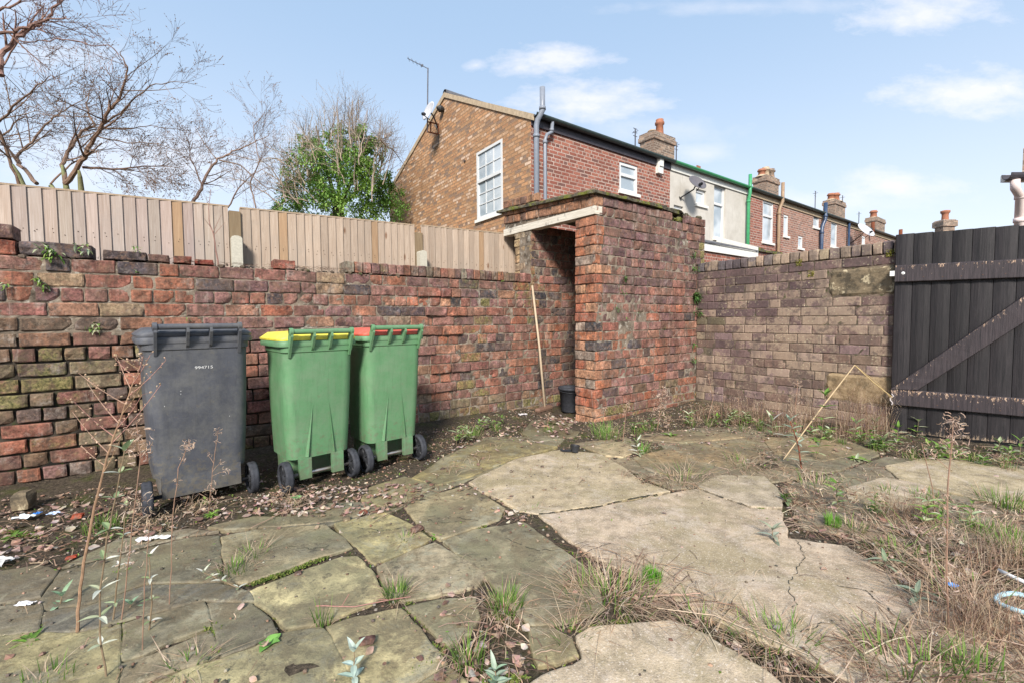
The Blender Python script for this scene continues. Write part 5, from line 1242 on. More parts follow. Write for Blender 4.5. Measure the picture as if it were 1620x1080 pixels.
# ---- litter everywhere the soil shows
def ground_cover():
    allg = [(-60, 1100), (-60, 800), (400, 745), (830, 648), (940, 668), (1105, 640), (1412, 690), (1700, 720), (1700, 1100)]
    mb = MB()
    for p in scatter(allg, 9000, .93):
        r = rnd(.002, .008) * (1.3 if random.random() < .1 else 1); cc = C4(random.choice(BROWN + [(.10,.08,.06)] * 3 + [(.30,.26,.21)]), .3); mb.lathe(p + Zd * .002, (rnd(-.5, .5), rnd(-.5, .5), 1), [(0, r * .7), (r * .9, r * .3), (r, -.3 * r)], 5, cc)
    for p in scatter(allg, 450, .0):
        r = rnd(.0015, .005); mb.lathe(p + Zd * .002, (rnd(-.5, .5), rnd(-.5, .5), 1), [(0, r * .7), (r * .9, r * .3), (r, -.3 * r)], 5, C4(random.choice(BROWN), .3))
    tag(mb.build('crumbs', MT['col']), 'loose earth crumbs and grit in the paving joints', 'debris', kind='stuff')
    mb = MB()
    regs = [([(400,792),(470,768),(560,770),(690,768),(655,802),(560,826),(450,818)], 420, .2, (.018, .05)), ([(-60,800),(240,770),(420,750),(430,815),(200,865),(-60,905)], 330, .5, (.02, .055)),
            ([(1240,765),(1400,790),(1700,800),(1700,960),(1500,962),(1440,932),(1340,862),(1250,842)], 420, .5, (.015, .05)), ([(680,705),(905,652),(925,690),(700,735)], 170, .6, (.02, .06)),
            ([(930,690),(1110,645),(1410,694),(1410,722),(1110,705),(960,712)], 260, .6, (.015, .045)), ([(700,765),(810,785),(850,860),(780,815),(720,790)], 60, .5, (.015, .04)),
            ([(900,880),(1150,960),(1300,1040),(1250,1070),(1000,960)], 70, .7, (.015, .04)), ([(700,930),(850,960),(830,1100),(690,1100)], 90, .7, (.015, .04)), (allg, 500, .85, (.012, .04)), ([(840,665),(915,660),(905,690),(850,695)], 60, 0, (.03, .07))]
    for pl, n, so, sz in regs:
        for p in scatter(pl, n, so): dead_leaf(mb, p + Zd * rnd(.003, .018), rnd(*sz), C4(random.choice(DLEAF), .2))
    tag(mb.build('leaf_litter', MT['veg']), 'pale curled dead leaves drifted along joints and walls', 'leaves', kind='stuff')
    mb = MB()
    regs = [([(1240,765),(1400,795),(1700,800),(1700,980),(1530,985),(1440,935),(1340,862),(1250,842)], 1900, .6, (.05, .22)), ([(895,862),(1060,885),(1150,968),(1330,1060),(1290,1100),(1080,990),(900,955)], 330, .45, (.06, .26)),
            ([(930,690),(1110,645),(1410,694),(1410,722),(1110,712),(960,718)], 500, .6, (.03, .13)), ([(1060,740),(1200,700),(1330,720),(1420,745),(1340,775),(1250,760),(1130,765)], 480, .75, (.03, .12)),
            ([(560,826),(780,700),(815,712),(640,800)], 110, .4, (.04, .2)), ([(-60,830),(400,790),(420,830),(-60,930)], 170, .5, (.03, .14)), ([(700,930),(850,960),(900,1050),(830,1100),(690,1100)], 120, .6, (.04, .18)),
            ([(1330,1000),(1700,960),(1700,1100),(1300,1100)], 420, .2, (.06, .3)), (allg, 900, .85, (.02, .10)), ([(960,745),(1110,760),(1100,790),(1040,775)], 120, .2, (.04, .14)), ([(1400,700),(1700,715),(1700,760),(1420,735)], 160, .6, (.03, .12))]
    for pl, n, so, sz in regs:
        for p in scatter(pl, n, so): straw(mb, p, rnd(*sz), rnd(.0007, .0018), C4(random.choice(STRAW + BROWN), .2), rnd(.004, .03))
    tag(mb.build('dry_grass', MT['veg']), 'flattened straw and dry grass matted over the yard floor', 'dry grass', kind='stuff')
    mb = MB()
    lines = [([(395,925),(440,912),(500,888),(545,870)], 260), ([(840,1046),(880,1050),(915,1042),(925,1020)], 160), ([(645,952),(700,1030),(650,1078)], 90), ([(191,1080),(196,985)], 90), ([(332,990),(346,1036)], 70), ([(430,975),(510,988),(580,960)], 90), ([(215,940),(330,950),(400,935)], 120), ([(1190,802),(1240,820)], 30),
             ([(850,812),(940,802),(1060,778)], 60), ([(700,850),(780,832)], 60), ([(900,1000),(1000,985)], 70), ([(770,1090),(850,1060)], 100), ([(920,690),(1000,700)], 50), ([(0,840),(60,850)], 120), ([(-40,980),(60,1000)], 60), ([(0,1010),(120,1003)], 60)]
    for L, n in lines:
        P = [g(*p) for p in L]
        for _ in range(int(n * 1.6)):
            u = random.random(); p, _d = along(P, u); p = p + Vector((rnd(-1, 1), rnd(-1, 1), 0)) * .019 + Zd * .004
            if nz(p, 6) < -.05: continue
            for k in range(2): leaf(mb, p, (rnd(-1, 1), rnd(-1, 1), rnd(.1, 1)), rnd(.006, .014), rnd(.0025, .005), C4(random.choice([(.12,.17,.03), (.16,.21,.04), (.08,.11,.025), (.22,.22,.07)]), .2), n=2)
    for p in scatter(allg, 1500, .97): leaf(mb, p + Zd * .004, (rnd(-1, 1), rnd(-1, 1), rnd(.1, .8)), rnd(.006, .018), rnd(.002, .005), C4(random.choice(GREEN + [(.16,.24,.03)]), .2), n=2)
    tag(mb.build('moss', MT['veg']), 'bright green moss and seedlings along the slab joints', 'moss', kind='stuff')
ground_cover()
def cracks():
    mb = MB()
    for L, w in (([(1258,850),(1272,878),(1262,903),(1248,916),(1253,940),(1260,965)], .0012), ([(1318,925),(1372,935),(1402,960),(1442,1000)], .0016), ([(1108,773),(1140,785),(1186,801)], .004), ([(664,815),(720,817),(762,822)], .0016), ([(668,819),(700,826),(742,822)], .0012), ([(560,832),(600,838),(640,834)], .0015), ([(852,812),(900,806),(942,801),(1000,787),(1062,777)], .005), ([(450,860),(490,868),(525,862)], .0012), ([(800,850),(850,870),(890,868)], .0014), ([(1340,980),(1300,985),(1262,1000)], .0012), ([(1010,830),(1060,822),(1100,826)], .0008)):
        P = [g(x, y, .0195 if x > 790 and y > 760 or x > 850 else .0175) for x, y in L]; pts = []
        for i in range(len(P) - 1):
            for k in range(9): t = k / 9; p = P[i].lerp(P[i + 1], t); pts.append(p + Vector((nz(p, 37), nz(p + Vector((5, 5, 5)), 37), 0)) * .016)
        m = len(pts)
        for i in range(m - 1):
            if random.random() < .13: continue
            d = (pts[i + 1] - pts[i]); sd = Vector((-d.y, d.x, 0)).normalized(); 
            mb.strip([pts[i], pts[i + 1]], [w * rnd(.5, 1.4), w * rnd(.5, 1.4)], sd, C4((.035,.032,.02), .2))
    tag(mb.build('crack_dirt', MT['col']), 'dark dirt packed in the fine cracks of the slabs', 'dirt', kind='stuff')
cracks()
# ---- named grass tufts
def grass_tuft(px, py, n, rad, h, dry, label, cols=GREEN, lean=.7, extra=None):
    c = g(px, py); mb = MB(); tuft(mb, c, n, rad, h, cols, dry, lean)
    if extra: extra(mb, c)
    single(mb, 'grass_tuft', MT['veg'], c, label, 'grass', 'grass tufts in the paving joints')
grass_tuft(628, 945, 190, .045, .085, .55, 'straggly green and straw tuft between flags in the middle foreground')
grass_tuft(798, 965, 260, .065, .10, .45, 'bushy half dry tuft on the dark joint left of the bright green tuft')
grass_tuft(1032, 922, 190, .035, .085, .05, 'short upright vivid green tuft beside the big concrete slab', [(.13,.36,.03), (.18,.42,.04), (.10,.28,.03)], .35)
grass_tuft(965, 950, 420, .16, .12, .72, 'wide tangled dry clump spreading left of the vivid green tuft', lean=1.1)
grass_tuft(512, 988, 26, .03, .11, .1, 'few thin green blades at the corner of four flags', lean=.5)
grass_tuft(1317, 832, 150, .035, .085, .1, 'small vivid green tuft in the straw at the right', [(.15,.36,.04), (.18,.40,.05)], .4)
grass_tuft(1350, 838, 120, .06, .08, .6, 'thin yellowish tuft just right of the small vivid one')
grass_tuft(960, 690, 230, .14, .17, .5, 'leafy tuft at the foot of the outhouse pier', [(.16,.33,.06), (.22,.38,.08)])
grass_tuft(1016, 716, 80, .05, .13, .2, 'upright green tuft on the joint in front of the outhouse wall', [(.16,.34,.05), (.2,.4,.08)])
grass_tuft(1078, 758, 150, .15, .13, .8, 'dry arching tuft at the far edge of the pale slab', lean=1.4)
grass_tuft(868, 684, 60, .05, .09, .1, 'little green tuft on the outhouse threshold')
grass_tuft(745, 690, 160, .12, .13, .5, 'drooping tuft against the left wall foot right of the bins')
grass_tuft(785, 680, 60, .06, .08, .15, 'dark green leafy tuft at the wall foot before the doorway')
grass_tuft(742, 1050, 90, .05, .11, .3, 'loose tuft near the bottom edge left of the pale slab')
grass_tuft(1230, 1020, 240, .13, .09, .6, 'low olive tuft on the joint of the two largest slabs', lean=1.2)
grass_tuft(1120, 990, 120, .09, .08, .75, 'straw coloured tuft trailing along the big slab edge', lean=1.4)
grass_tuft(1440, 1065, 200, .12, .12, .55, 'mixed tuft low in the bottom right corner area', lean=1.1)
grass_tuft(1590, 800, 160, .12, .15, .3, 'green tuft at the right edge below the gate')
grass_tuft(1470, 790, 110, .09, .09, .45, 'small tuft between the patches of concrete below the gate')
grass_tuft(372, 905, 120, .06, .08, .5, 'short mossy tuft on the dark flag below the grey bin')
grass_tuft(165, 835, 110, .09, .09, .25, 'fresh green tuft behind the tall dry weed')
grass_tuft(1605, 870, 200, .10, .12, .35, 'leafy tuft at the right edge above the hose')
grass_tuft(1400, 780, 70, .06, .09, .35, 'yellow green tuft left of the tall curled weed')
grass_tuft(1545, 1075, 90, .07, .13, .2, 'upright green blades in the bottom right corner')
grass_tuft(1500, 930, 250, .22, .10, .93, 'brown dead thatch left of the hose', lean=1.6)
grass_tuft(1570, 990, 260, .22, .12, .93, 'brown dead thatch below the hose', lean=1.5)
grass_tuft(1460, 860, 170, .22, .09, .85, 'wide straw coloured clump between gate and hose', lean=1.8)
grass_tuft(1560, 850, 180, .20, .10, .8, 'tangled clump behind the tall curled weed', lean=1.6)
grass_tuft(905, 1010, 110, .07, .07, .75, 'dead tuft at the tip of the lowest pale slab', lean=1.3)
grass_tuft(300, 1055, 90, .06, .06, .8, 'dead brown tuft on the small flags at the bottom left', lean=1.3)
grass_tuft(70, 1085, 60, .07, .07, .5, 'tuft at the bottom left corner')
grass_tuft(400, 880, 110, .06, .07, .7, 'straw coloured tuft above the mossy joint on the left', lean=1.2)
grass_tuft(640, 855, 50, .04, .05, .7, 'thin dead tuft between the middle flags', lean=1.2)
grass_tuft(840, 812, 90, .06, .05, .8, 'low dead tuft where three slabs meet', lean=1.5)
grass_tuft(1290, 770, 170, .14, .10, .7, 'straggly tuft on the soil left of the small vivid one', lean=1.3)
grass_tuft(1175, 735, 110, .14, .09, .75, 'dry tuft on the brown slab before the right wall', lean=1.3)
grass_tuft(1420, 880, 160, .12, .09, .6, 'loose tuft at the right side of the big slab', lean=1.3)
grass_tuft(460, 800, 60, .05, .06, .8, 'dead wisp of grass before the yellow lidded bin', lean=1.4)
# ---- weeds
def add_weed(name, mb, foot, label, cat='weed', group='weeds in the yard'):
    single(mb, name, MT['veg'], Vector((foot.x, foot.y, 0)), label, cat, group)
def weed_tall():
    P = stalk([(122,1003),(126,930),(140,850),(160,755),(180,690),(203,625),(222,578)], .02); mb = MB(); red = (.42,.22,.14)
    S = stem(mb, P, .0052, .0016, (.38,.24,.15))
    for u, L, sd in ((.52,.16,1),(.55,.10,-1),(.60,.17,-1),(.64,.22,1),(.67,.16,-1),(.70,.21,1),(.72,.19,-1),(.76,.17,1),(.80,.16,-1),(.83,.15,1),(.87,.13,-1),(.90,.11,1),(.93,.09,-1),(.96,.08,1),(.98,.06,-1)):
        p, d = along(S, u); e = Vector((sd * rnd(.55, .9), rnd(-.5, .5), rnd(.45, .8))).normalized(); c = random.choice([(.50,.27,.22), (.42,.28,.17), (.55,.36,.26)])
        q = [p + e * (L * t) + Zd * (L * .18 * t * t) for t in (0, .25, .5, .75, 1)]; mb.tube(q, [.0018, .0015, .0012, .001, .0007], 4, col=c + (0,))
        for t in [k / 9 for k in range(2, 10)]:
            r = p + e * (L * t) + Zd * (L * .18 * t * t); f = Vector((rnd(-1, 1), rnd(-1, 1), rnd(.2, 1))).normalized(); tip = r + f * rnd(.006, .020); mb.tube([r, tip], .0006, 3, col=c + (0,))
            k = rnd(.0022, .0042); mb.lathe(tip, f, [(0, 0), (k, k * .8), (k * .7, k * 2), (0, k * 2.4)], 5, C4((.56,.40,.27), .2))
    add_weed('dry_weed', mb, P[0], 'tallest bare branching dry weed left of the grey bin, russet stem')
weed_tall()
def leafy(pxs, label, nodes, L=.045, W=.0075, cols=PALE, stemc=(.30,.22,.14), droop=.3, name='leafy_weed', r=.0028, lean=0, start=.15, tip=True):
    P = stalk(pxs, lean); mb = MB(); S = stem(mb, P, r, r * .5, stemc)
    for k in range(nodes):
        u = start + (1 - start) * k / max(1, nodes - 1); p, d = along(S, min(u, .999)); a0 = rnd(0, 3.1)
        for j in range(4 if (k == nodes - 1 and tip) else 3):
            a = a0 + j * 2.1; e = Vector((math.cos(a), math.sin(a), rnd(.1, .6) + (1.0 if k == nodes - 1 else 0))); leaf(mb, p, e, L * rnd(.7, 1.2), W * rnd(.8, 1.2), C4(random.choice(cols), .12), curl=rnd(.1, .6) * droop * 2)
    add_weed(name, mb, P[0], label)
leafy([(168,1075),(158,1000),(158,930),(170,850),(185,770),(197,712)], 'pale leaved weed with paired whitish leaves beside the tall dry weed', 8, .042, .0075)
leafy([(236,1000),(240,940),(236,880)], 'slim pale leaved weed between two dry stalks on the left flags', 4, .035, .006)
leafy([(390,935),(345,915),(322,905)], 'sprawling grey leaved weed on the mossy joint at the left', 4, .035, .006)
leafy([(178,985),(190,880),(200,800)], 'shorter pale leaved weed right of the taller one', 4, .035, .006)
leafy([(1290,728),(1300,690),(1306,625)], 'green leaved weed by the fallen cane with a leafy tip', 7, .085, .014, GREEN + PALE[:1])
leafy([(1268,742),(1262,700),(1250,665)], 'red stemmed weed with grey leaves at the foot of the cane', 6, .075, .012, [(.26,.33,.24), (.32,.38,.29)], (.28,.10,.06), r=.006)
leafy([(1222,690),(1222,665)], 'pale star shaped weed before the right hand wall', 3, .11, .014, PALE)
for px, py, hh, lab in ((1352,700,30,'leafy weed left of the gate bottom corner'),(1382,692,24,'small pale weed at the corner where wall meets gate'),(1418,702,26,'broad leaved weed under the gate, first from the left'),(1450,696,30,'broad leaved weed under the gate, second from the left'),(1524,700,36,'pale leaved weed under the middle of the gate'),(1578,722,22,'green weed under the gate near the right edge'),(1612,728,30,'green weed at the right edge below the gate'),(1395,712,16,'low weed on the soil just before the gate corner')):
    leafy([(px, py), (px + 3, py - hh)], lab, 4, .075, .012, PALE[:3] + GREEN[:2], name='leafy_weed')
leafy([(560,1078),(560,1030)], 'pale grey leaved seedling on the lower middle joint', 3, .05, .010, [(.36,.46,.40), (.44,.52,.44)])
leafy([(95,958),(98,942)], 'two leaved green seedling left of the tall dry weed foot', 2, .05, .009, [(.28,.40,.25)])
leafy([(205,965),(207,955)], 'small green seedling right of the tall dry weed foot', 2, .04, .007, [(.28,.40,.25)])
leafy([(1010,722),(1008,700)], 'pale seedling beside the upright green tuft', 4, .07, .009, PALE)
leafy([(785,1088),(783,1060)], 'grey green leafy seedling at the bottom edge', 4, .05, .008, [(.26,.36,.24), (.34,.42,.32)])
leafy([(1225,858),(1222,838)], 'wilted grey leaf clump at the edge of the big slab', 3, .06, .010, [(.24,.27,.19), (.30,.33,.26)], droop=.8)
leafy([(1455,955),(1450,938)], 'flattened grey green leaves on the slab corner', 3, .07, .010, [(.24,.30,.18), (.30,.35,.24)], droop=.8)
leafy([(1402,900),(1400,888)], 'grey green leaf sprig lying in the straw', 3, .06, .009, [(.24,.30,.18), (.30,.35,.24)], droop=.8)
leafy([(325,800),(324,790)], 'fresh green sprig before the grey bin wheel', 3, .03, .006, GREEN)
for (px, py, n, L, W, cols, lab) in ((48,1018,16,.055,.008,GREEN,'dark green leaf rosette at the lower left edge'),(335,815,14,.05,.007,GREEN,'bright green rosette in front of the grey bin'),(425,1022,4,.06,.021,[(.16,.36,.08), (.20,.42,.10)],'round leaved green plant on the lower left joint'),(470,790,5,.05,.020,[(.20,.40,.14)],'broad green leaves before the yellow lidded bin'),(875,672,14,.08,.009,GREEN,'dark green rosette on the outhouse threshold'),(195,905,8,.03,.008,GREEN,'tiny green rosette on the dark flags'),(800,795,8,.03,.008,GREEN,'tiny green rosette at the tip of the first pale slab'),(20,850,22,.05,.008,GREEN[:1] + GREEN[2:3],'dark green clump at the left wall foot'),(1290,700,12,.08,.011,GREEN,'green rosette under the fallen cane'),(690,850,9,.03,.007,GREEN,'tiny green rosette between the middle flags'),(640,828,5,.025,.007,GREEN,'tiny seedling above the middle flags'),(1355,728,18,.09,.012,GREEN + PALE[:2],'spreading green weed before the corner of the right wall'),(1180,665,10,.09,.011,GREEN,'green leaves at the foot of the right wall'),(1060,690,14,.09,.012,GREEN,'green leaves at the foot of the outhouse side wall')):
    c = g(px, py); mb = MB()
    for k in range(n): a = k * 2.4 + rnd(-.3, .3); leaf(mb, c + Zd * .004, (math.cos(a), math.sin(a), rnd(.15, .9)), L * rnd(.6, 1.1), W * rnd(.8, 1.2), C4(random.choice(cols), .15), curl=.35)
    add_weed('leaf_rosette', mb, c, lab, 'weed', 'leaf rosettes between the slabs')
def curled(pxs, label, heads, r=.0022, brs=(), lean=0, cols=((.50,.36,.27), (.42,.29,.21), (.58,.45,.36)), cw=.0017):
    P = stalk(pxs, lean); mb = MB(); S = stem(mb, P, r, r * .6, (.38,.24,.17)); sc_ = P[0].y
    for (u, rad, n) in heads: curls(mb, along(S, u)[0], rad, n, cols, (.03 * (.6 + rad * 12), .07 * (.6 + rad * 10)), cw)
    for (u, dx, dz, hr, hn) in brs:
        p, _ = along(S, u); q = p + Vector((dx, rnd(-.02, .02), dz)); mb.tube([p, p.lerp(q, .5) + Zd * .004, q], [.0014, .0012, .001], 4, col=(.42,.28,.2,0)); curls(mb, q, hr, hn, cols, (.03, .06), cw)
    add_weed('curled_dead_weed', mb, P[0], label, 'weed', 'dead curled weeds')
curled([(192,985),(205,870),(222,720),(216,668)], 'dead weed with a mop of curls beside the left bin wheel', [(.99,.012,6),(.85,.03,22),(.72,.035,40),(.5,.04,34),(.3,.04,20)])
curled([(268,960),(272,840),(282,740),(300,700)], 'slender dead weed with one curled head before the grey bin', [(.97,.016,22),(.6,.012,6),(.8,.012,6)], .0018)
curled([(330,812),(336,745),(345,680)], 'dead weed with three curled heads before the grey bin', [(.98,.016,14),(.85,.012,6),(.3,.03,26),(.1,.04,30)], .002, ((.5,.06,.06,.01,5),(.45,.085,.03,.014,9),(.6,-.03,.05,.005,2)))
curled([(226,1032),(230,920),(236,830)], 'thin straight reddish stalk on the lower left flags', [(.9,.01,4)], .0018)
curled([(1500,1000),(1497,860),(1500,770),(1508,660)], 'tall dead weed with a curled mop in front of the gate', [(.99,.022,26),(.93,.028,36),(.86,.022,20),(.6,.02,14),(.4,.03,24),(.2,.05,34)], .0035, ((.75,-.06,.05,.014,10),(.8,.06,.02,.010,6),(.55,-.08,.06,.01,6)))
curled([(1480,830),(1475,770),(1458,700)], 'bent dead stalk left of the tall curled weed', [(.9,.012,6)], .003)
curled([(1118,668),(1128,630),(1120,590)], 'dead weed in the corner of outhouse and right wall', [(.95,.03,18),(.6,.03,14),(.3,.03,14)], .004, cw=.003)
curled([(1148,662),(1145,625)], 'thin dead weed near the right wall corner', [(.95,.02,12),(.5,.02,8)], .003, cw=.003)
curled([(1168,664),(1168,628)], 'second thin dead weed along the right wall', [(.9,.02,12),(.5,.02,8)], .003, cw=.003)
curled([(1040,680),(1045,640),(1050,612)], 'feathery dead weed against the outhouse side wall', [(.9,.05,40),(.6,.07,60),(.3,.08,60)], .004, cw=.0028)
curled([(985,700),(990,655),(992,635)], 'drooping dead weed against the outhouse near its front', [(.9,.03,26),(.6,.03,14)], .003, cw=.0028)
curled([(952,682),(957,645)], 'small dead sprig at the outhouse pier corner', [(.9,.025,16)], .003, cw=.0028)
curled([(866,672),(868,655)], 'white curled dead sprig on the outhouse threshold', [(.9,.03,16)], .003, cw=.0028)
curled([(1262,700),(1258,650),(1262,602)], 'wispy dead weed before the right hand wall', [(.95,.03,20),(.7,.05,34),(.4,.06,40)], .004, cw=.0022)
# ---- fine dry brush
def brush(px0, px1, py, h, n, label, w=.0011, col=BROWN + STRAW):
    a, b = g(px0, py), g(px1, py); mb = MB()
    for _ in range(n):
        p = a.lerp(b, random.random()) + Vector((rnd(-.06, .06), rnd(-.06, .06), 0)); H = h * rnd(.4, 1.1); az = rnd(0, 6.28); ln = rnd(.1, .6); c = C4(random.choice(col), .2); blade(mb, p, H, az, ln, w, c, c, rnd(0, .3))
        for k in range(4): t = rnd(.4, 1); d = Vector((math.cos(az), math.sin(az), 0)); q = p + d * (ln * H * t ** 1.4) + Zd * (H * t); blade(mb, q, rnd(.02, .06), rnd(0, 6.28), rnd(.3, 1.5), w * .7, c, c, .2, 2)
    single(mb, 'dry_brush', MT['veg'], a.lerp(b, .5), label, 'weed', 'fine dry weed stalks')
brush(1150, 1215, 668, .30, 210, 'fine brown dead stalks at the foot of the right wall, left part')
brush(1225, 1290, 682, .38, 260, 'fine brown dead stalks behind the fallen cane')
brush(1325, 1400, 692, .50, 330, 'dense fine dead stalks below the lichened patch of the right wall')
brush(1090, 1140, 662, .20, 110, 'fine dead stalks in the outhouse corner')
brush(1490, 1600, 1010, .22, 200, 'fine brown dead stalks in the lower right corner', .0008)
brush(1530, 1640, 900, .2, 150, 'fine dead stalks behind the hose', .0008)
brush(1400, 1470, 820, .12, 130, 'low fine stalks in the straw below the gate', .0009)
def base_weeds():
    for (px0, px1, py0, py1, n, lab, grp) in ((1115, 1400, 662, 706, 44, 'low green and dead weeds along the foot of the right wall', 1), (955, 1100, 690, 664, 16, 'low weeds along the foot of the outhouse side wall', 1), (700, 820, 700, 668, 10, 'low green weeds along the left wall foot before the doorway', 1), (1415, 1640, 715, 742, 30, 'leafy weeds along the bottom of the gate', 1), (1240, 1620, 790, 850, 22, 'sparse seedlings in the straw below the gate', 1)):
        mb = MB()
        for _ in range(n):
            u = random.random(); c = g(px0 + (px1 - px0) * u, py0 + (py1 - py0) * u + rnd(-3, 10)); k = random.random()
            if k < .45:
                hh = rnd(.05, .16); P = [c, c + Vector((rnd(-.02, .02), rnd(-.02, .02), hh))]; S = stem(mb, P, .002, .0015, (.28,.22,.13))
                for j in range(4):
                    p, d = along(S, .25 + .74 * j / 3)
                    for q in range(3): a = rnd(0, 6.28); leaf(mb, p, (math.cos(a), math.sin(a), rnd(.2, .9)), rnd(.04, .08), rnd(.007, .012), C4(random.choice(PALE[:3] + GREEN), .15))
            elif k < .75: tuft(mb, c, 40, .05, rnd(.07, .13), GREEN, .4)
            else: curls(mb, c + Zd * rnd(.03, .12), .05, 26, STRAW + BROWN, (.05, .12), .002)
        o = single(mb, 'low_weeds', MT['veg'], c, lab, 'weeds'); o['kind'] = 'stuff'
base_weeds()
# ---- tangles by the bins
def tangle(px, py, n, rad, label):
    c = g(px, py) + Zd * .04; mb = MB()
    for _ in range(n): curls(mb, c + Vector((rnd(-1, 1) * rad, rnd(-.5, .5) * rad, rnd(-.03, .05))), .01, 1, STRAW, (.08, .2), .0013)
    single(mb, 'dry_tangle', MT['veg'], g(px, py), label, 'dead plant', 'curly dead tangles')
tangle(245, 840, 60, .10, 'curly dead tangle round the left wheel of the grey bin'); tangle(455, 800, 45, .09, 'curly dead tangle on the leaves before the green bins'); tangle(310, 810, 40, .07, 'curly dead tangle under the grey bin front')
# ---- cane, twigs, hose, litter, wall plants
def cane():
    b = g(1238, 728); top = at(1352, 577, b.y + .25); e = at(1412, 628, b.y + .10); mb = MB(); mb.tube([b, b.lerp(top, .5) + Zd * .01, top], [.0042, .0045, .004], 7, col=(.46,.34,.20,0))
    for u in (.2, .42, .63, .84): p = b.lerp(top, u); mb.lathe(p, top - b, [(.004, -.003), (.0062, 0), (.004, .003)], 7, (.45, .32, .18, 0))
    mb.tube([top, top.lerp(e, .5) - Zd * .01, e], [.005, .0045, .004], 6, col=(.38,.27,.12,0)); mb.tube([top, top.lerp(e, .6) + Zd * .015, e - Zd * .02], [.002, .002, .0015], 5, col=(.38,.27,.12,0))
    single(mb, 'broken_cane', MT['col'], b, 'snapped pale bamboo cane bent over against the gate', 'cane')
cane()
def twig(pxs, r, label, col=(.42,.28,.20)):
    P = [g(x, y, .016) + Zd * rnd(0, .02) for x, y in pxs]; mb = MB(); S = stem(mb, P, r, r * .6, col, 5)
    for k in range(3): p, d = along(S, rnd(.2, .9)); mb.tube([p, p + Vector((rnd(-.06, .06), rnd(-.06, .06), rnd(.0, .03)))], r * .5, 4, col=col + (0,))
    single(mb, 'twig', MT['col'], P[0], label, 'twig', 'fallen twigs')
twig([(398,838),(440,815),(500,792)], .0028, 'pale twig crossing the leaves before the green bins'); twig([(498,965),(560,962),(650,947)], .0028, 'reddish twig along the joint below the yellowish flag', (.30,.15,.12))
twig([(1018,950),(1070,943),(1108,945)], .0035, 'short stout twig beside the vivid green tuft', (.42,.27,.20)); twig([(1400,898),(1430,950),(1480,1010),(1530,1060)], .0022, 'long thin dark stalk across the big slab', (.26,.17,.13))
twig([(660,790),(620,812),(590,828)], .003, 'dark root trailing left of the first pale slab', (.16,.11,.08)); twig([(47,906),(76,893)], .0025, 'short straw on the dark soil at the left', (.50,.38,.26)); twig([(1040,962),(1130,978),(1280,1040)], .002, 'long pale straw stalk along the slab edge', (.5,.38,.27))
def hose():
    P = [g(px_, py_, .035) for px_, py_ in ((1760,950),(1680,936),(1630,924),(1605,913),(1580,901))]; mb = MB(); mb.tube(P, .008, 10, col=(.78,.78,.77,0))
    c = g(1624, 962, .02); pts = [c + Vector((math.cos(a) * .075, math.sin(a) * .075, .008 * math.sin(a * 2) + .008)) for a in [R(40 + k * 15) for k in range(23)]]
    mb.tube([P[0] + Vector((0, -.05, 0))] + pts[:1] + pts + [P[0] + Vector((0, -.12, 0))], .0085, 10, col=(.40,.62,.70,0))
    single(mb, 'hose', MT['col'], c, 'coiled white and pale blue hose at the right edge', 'hose', smooth=True)
hose()
def scrap(px, py, w, h, col, label, name='plastic_scrap', cat='litter', k=1.0):
    c = g(px, py, .02); mb = MB(); G = []; sd = rnd(0, 99)
    for j in range(7):
        row = []
        for i in range(9):
            u, v = i / 8 - .5, j / 6 - .5; q = Vector((u * 4, v * 4, sd)); row.append(mb.vert(c + Vector((u * w * (1 + .3 * nz(q)), v * h * (1 + .4 * nz(q * 1.3)), (nz(q * 1.2) * .5 + .3) * min(w, h) * .5 * k)), C4(col, .05)))
        G.append(row)
    for j in range(6):
        for i in range(8): mb.face([G[j][i], G[j][i + 1], G[j + 1][i + 1], G[j + 1][i]])
    single(mb, name, MT['col'], c, label, cat, 'scraps of litter')
scrap(228, 853, .07, .045, (.80,.76,.80), 'crumpled white paper scrap on the dark flag, left piece'); scrap(255, 850, .08, .035, (.78,.78,.76), 'torn white paper strip lying right of the crumpled one')
scrap(40, 818, .09, .05, (.66,.70,.72), 'pale plastic wrapper at the left wall foot'); scrap(58, 812, .03, .04, (.05,.22,.62), 'blue wrapper corner at the left wall foot'); scrap(84, 812, .05, .03, (.45,.55,.75), 'blue and white wrapper end right of the blue corner')
scrap(1506, 925, .03, .03, (.10,.35,.80), 'small blue scrap in the straw near the hose'); scrap(1478, 1002, .018, .02, (.75,.72,.66), 'tiny cream chip on the slab at the right'); scrap(0, 890, .08, .07, (.50,.48,.46), 'grey paper at the left edge')
scrap(40, 955, .06, .03, (.62,.60,.60), 'faded wrapper on the left flags'); scrap(827, 656, .10, .07, (.50,.46,.46), 'pale crumpled bag beside the outhouse doorway')
def chunk(px, py, w, d, h, col, label, name='brick_fragment', cat='brick piece', mat='brick'):
    c = g(px, py, .014); mb = MB(); mb.col = col + (.1,); a = rnd(0, 1); u = Vector((math.cos(a), math.sin(a), .05)); v = Vector((-math.sin(a), math.cos(a), .03)); loops = []
    for z, k in ((0, .95), (h * .3, 1), (h * .8, .95), (h, .7)):
        loops.append([c + u * (sx * w / 2 * k * rnd(.8, 1.1)) + v * (sy * d / 2 * k * rnd(.8, 1.1)) + Zd * z for sx, sy in ((1, 1), (.1, 1.1), (-1, 1), (-1.1, 0), (-1, -1), (0, -1.1), (1, -1))])
    mb.loft(loops); single(mb, name, MT[mat], c, label, cat, 'broken bits on the paving')
chunk(660, 838, .06, .04, .022, (.22,.12,.09), 'brown brick fragment between the middle flags'); chunk(575, 812, .04, .03, .02, (.30,.10,.06), 'small brick crumb above the middle flags'); chunk(123, 818, .05, .035, .02, (.50,.09,.04), 'orange red brick bit at the left wall foot')
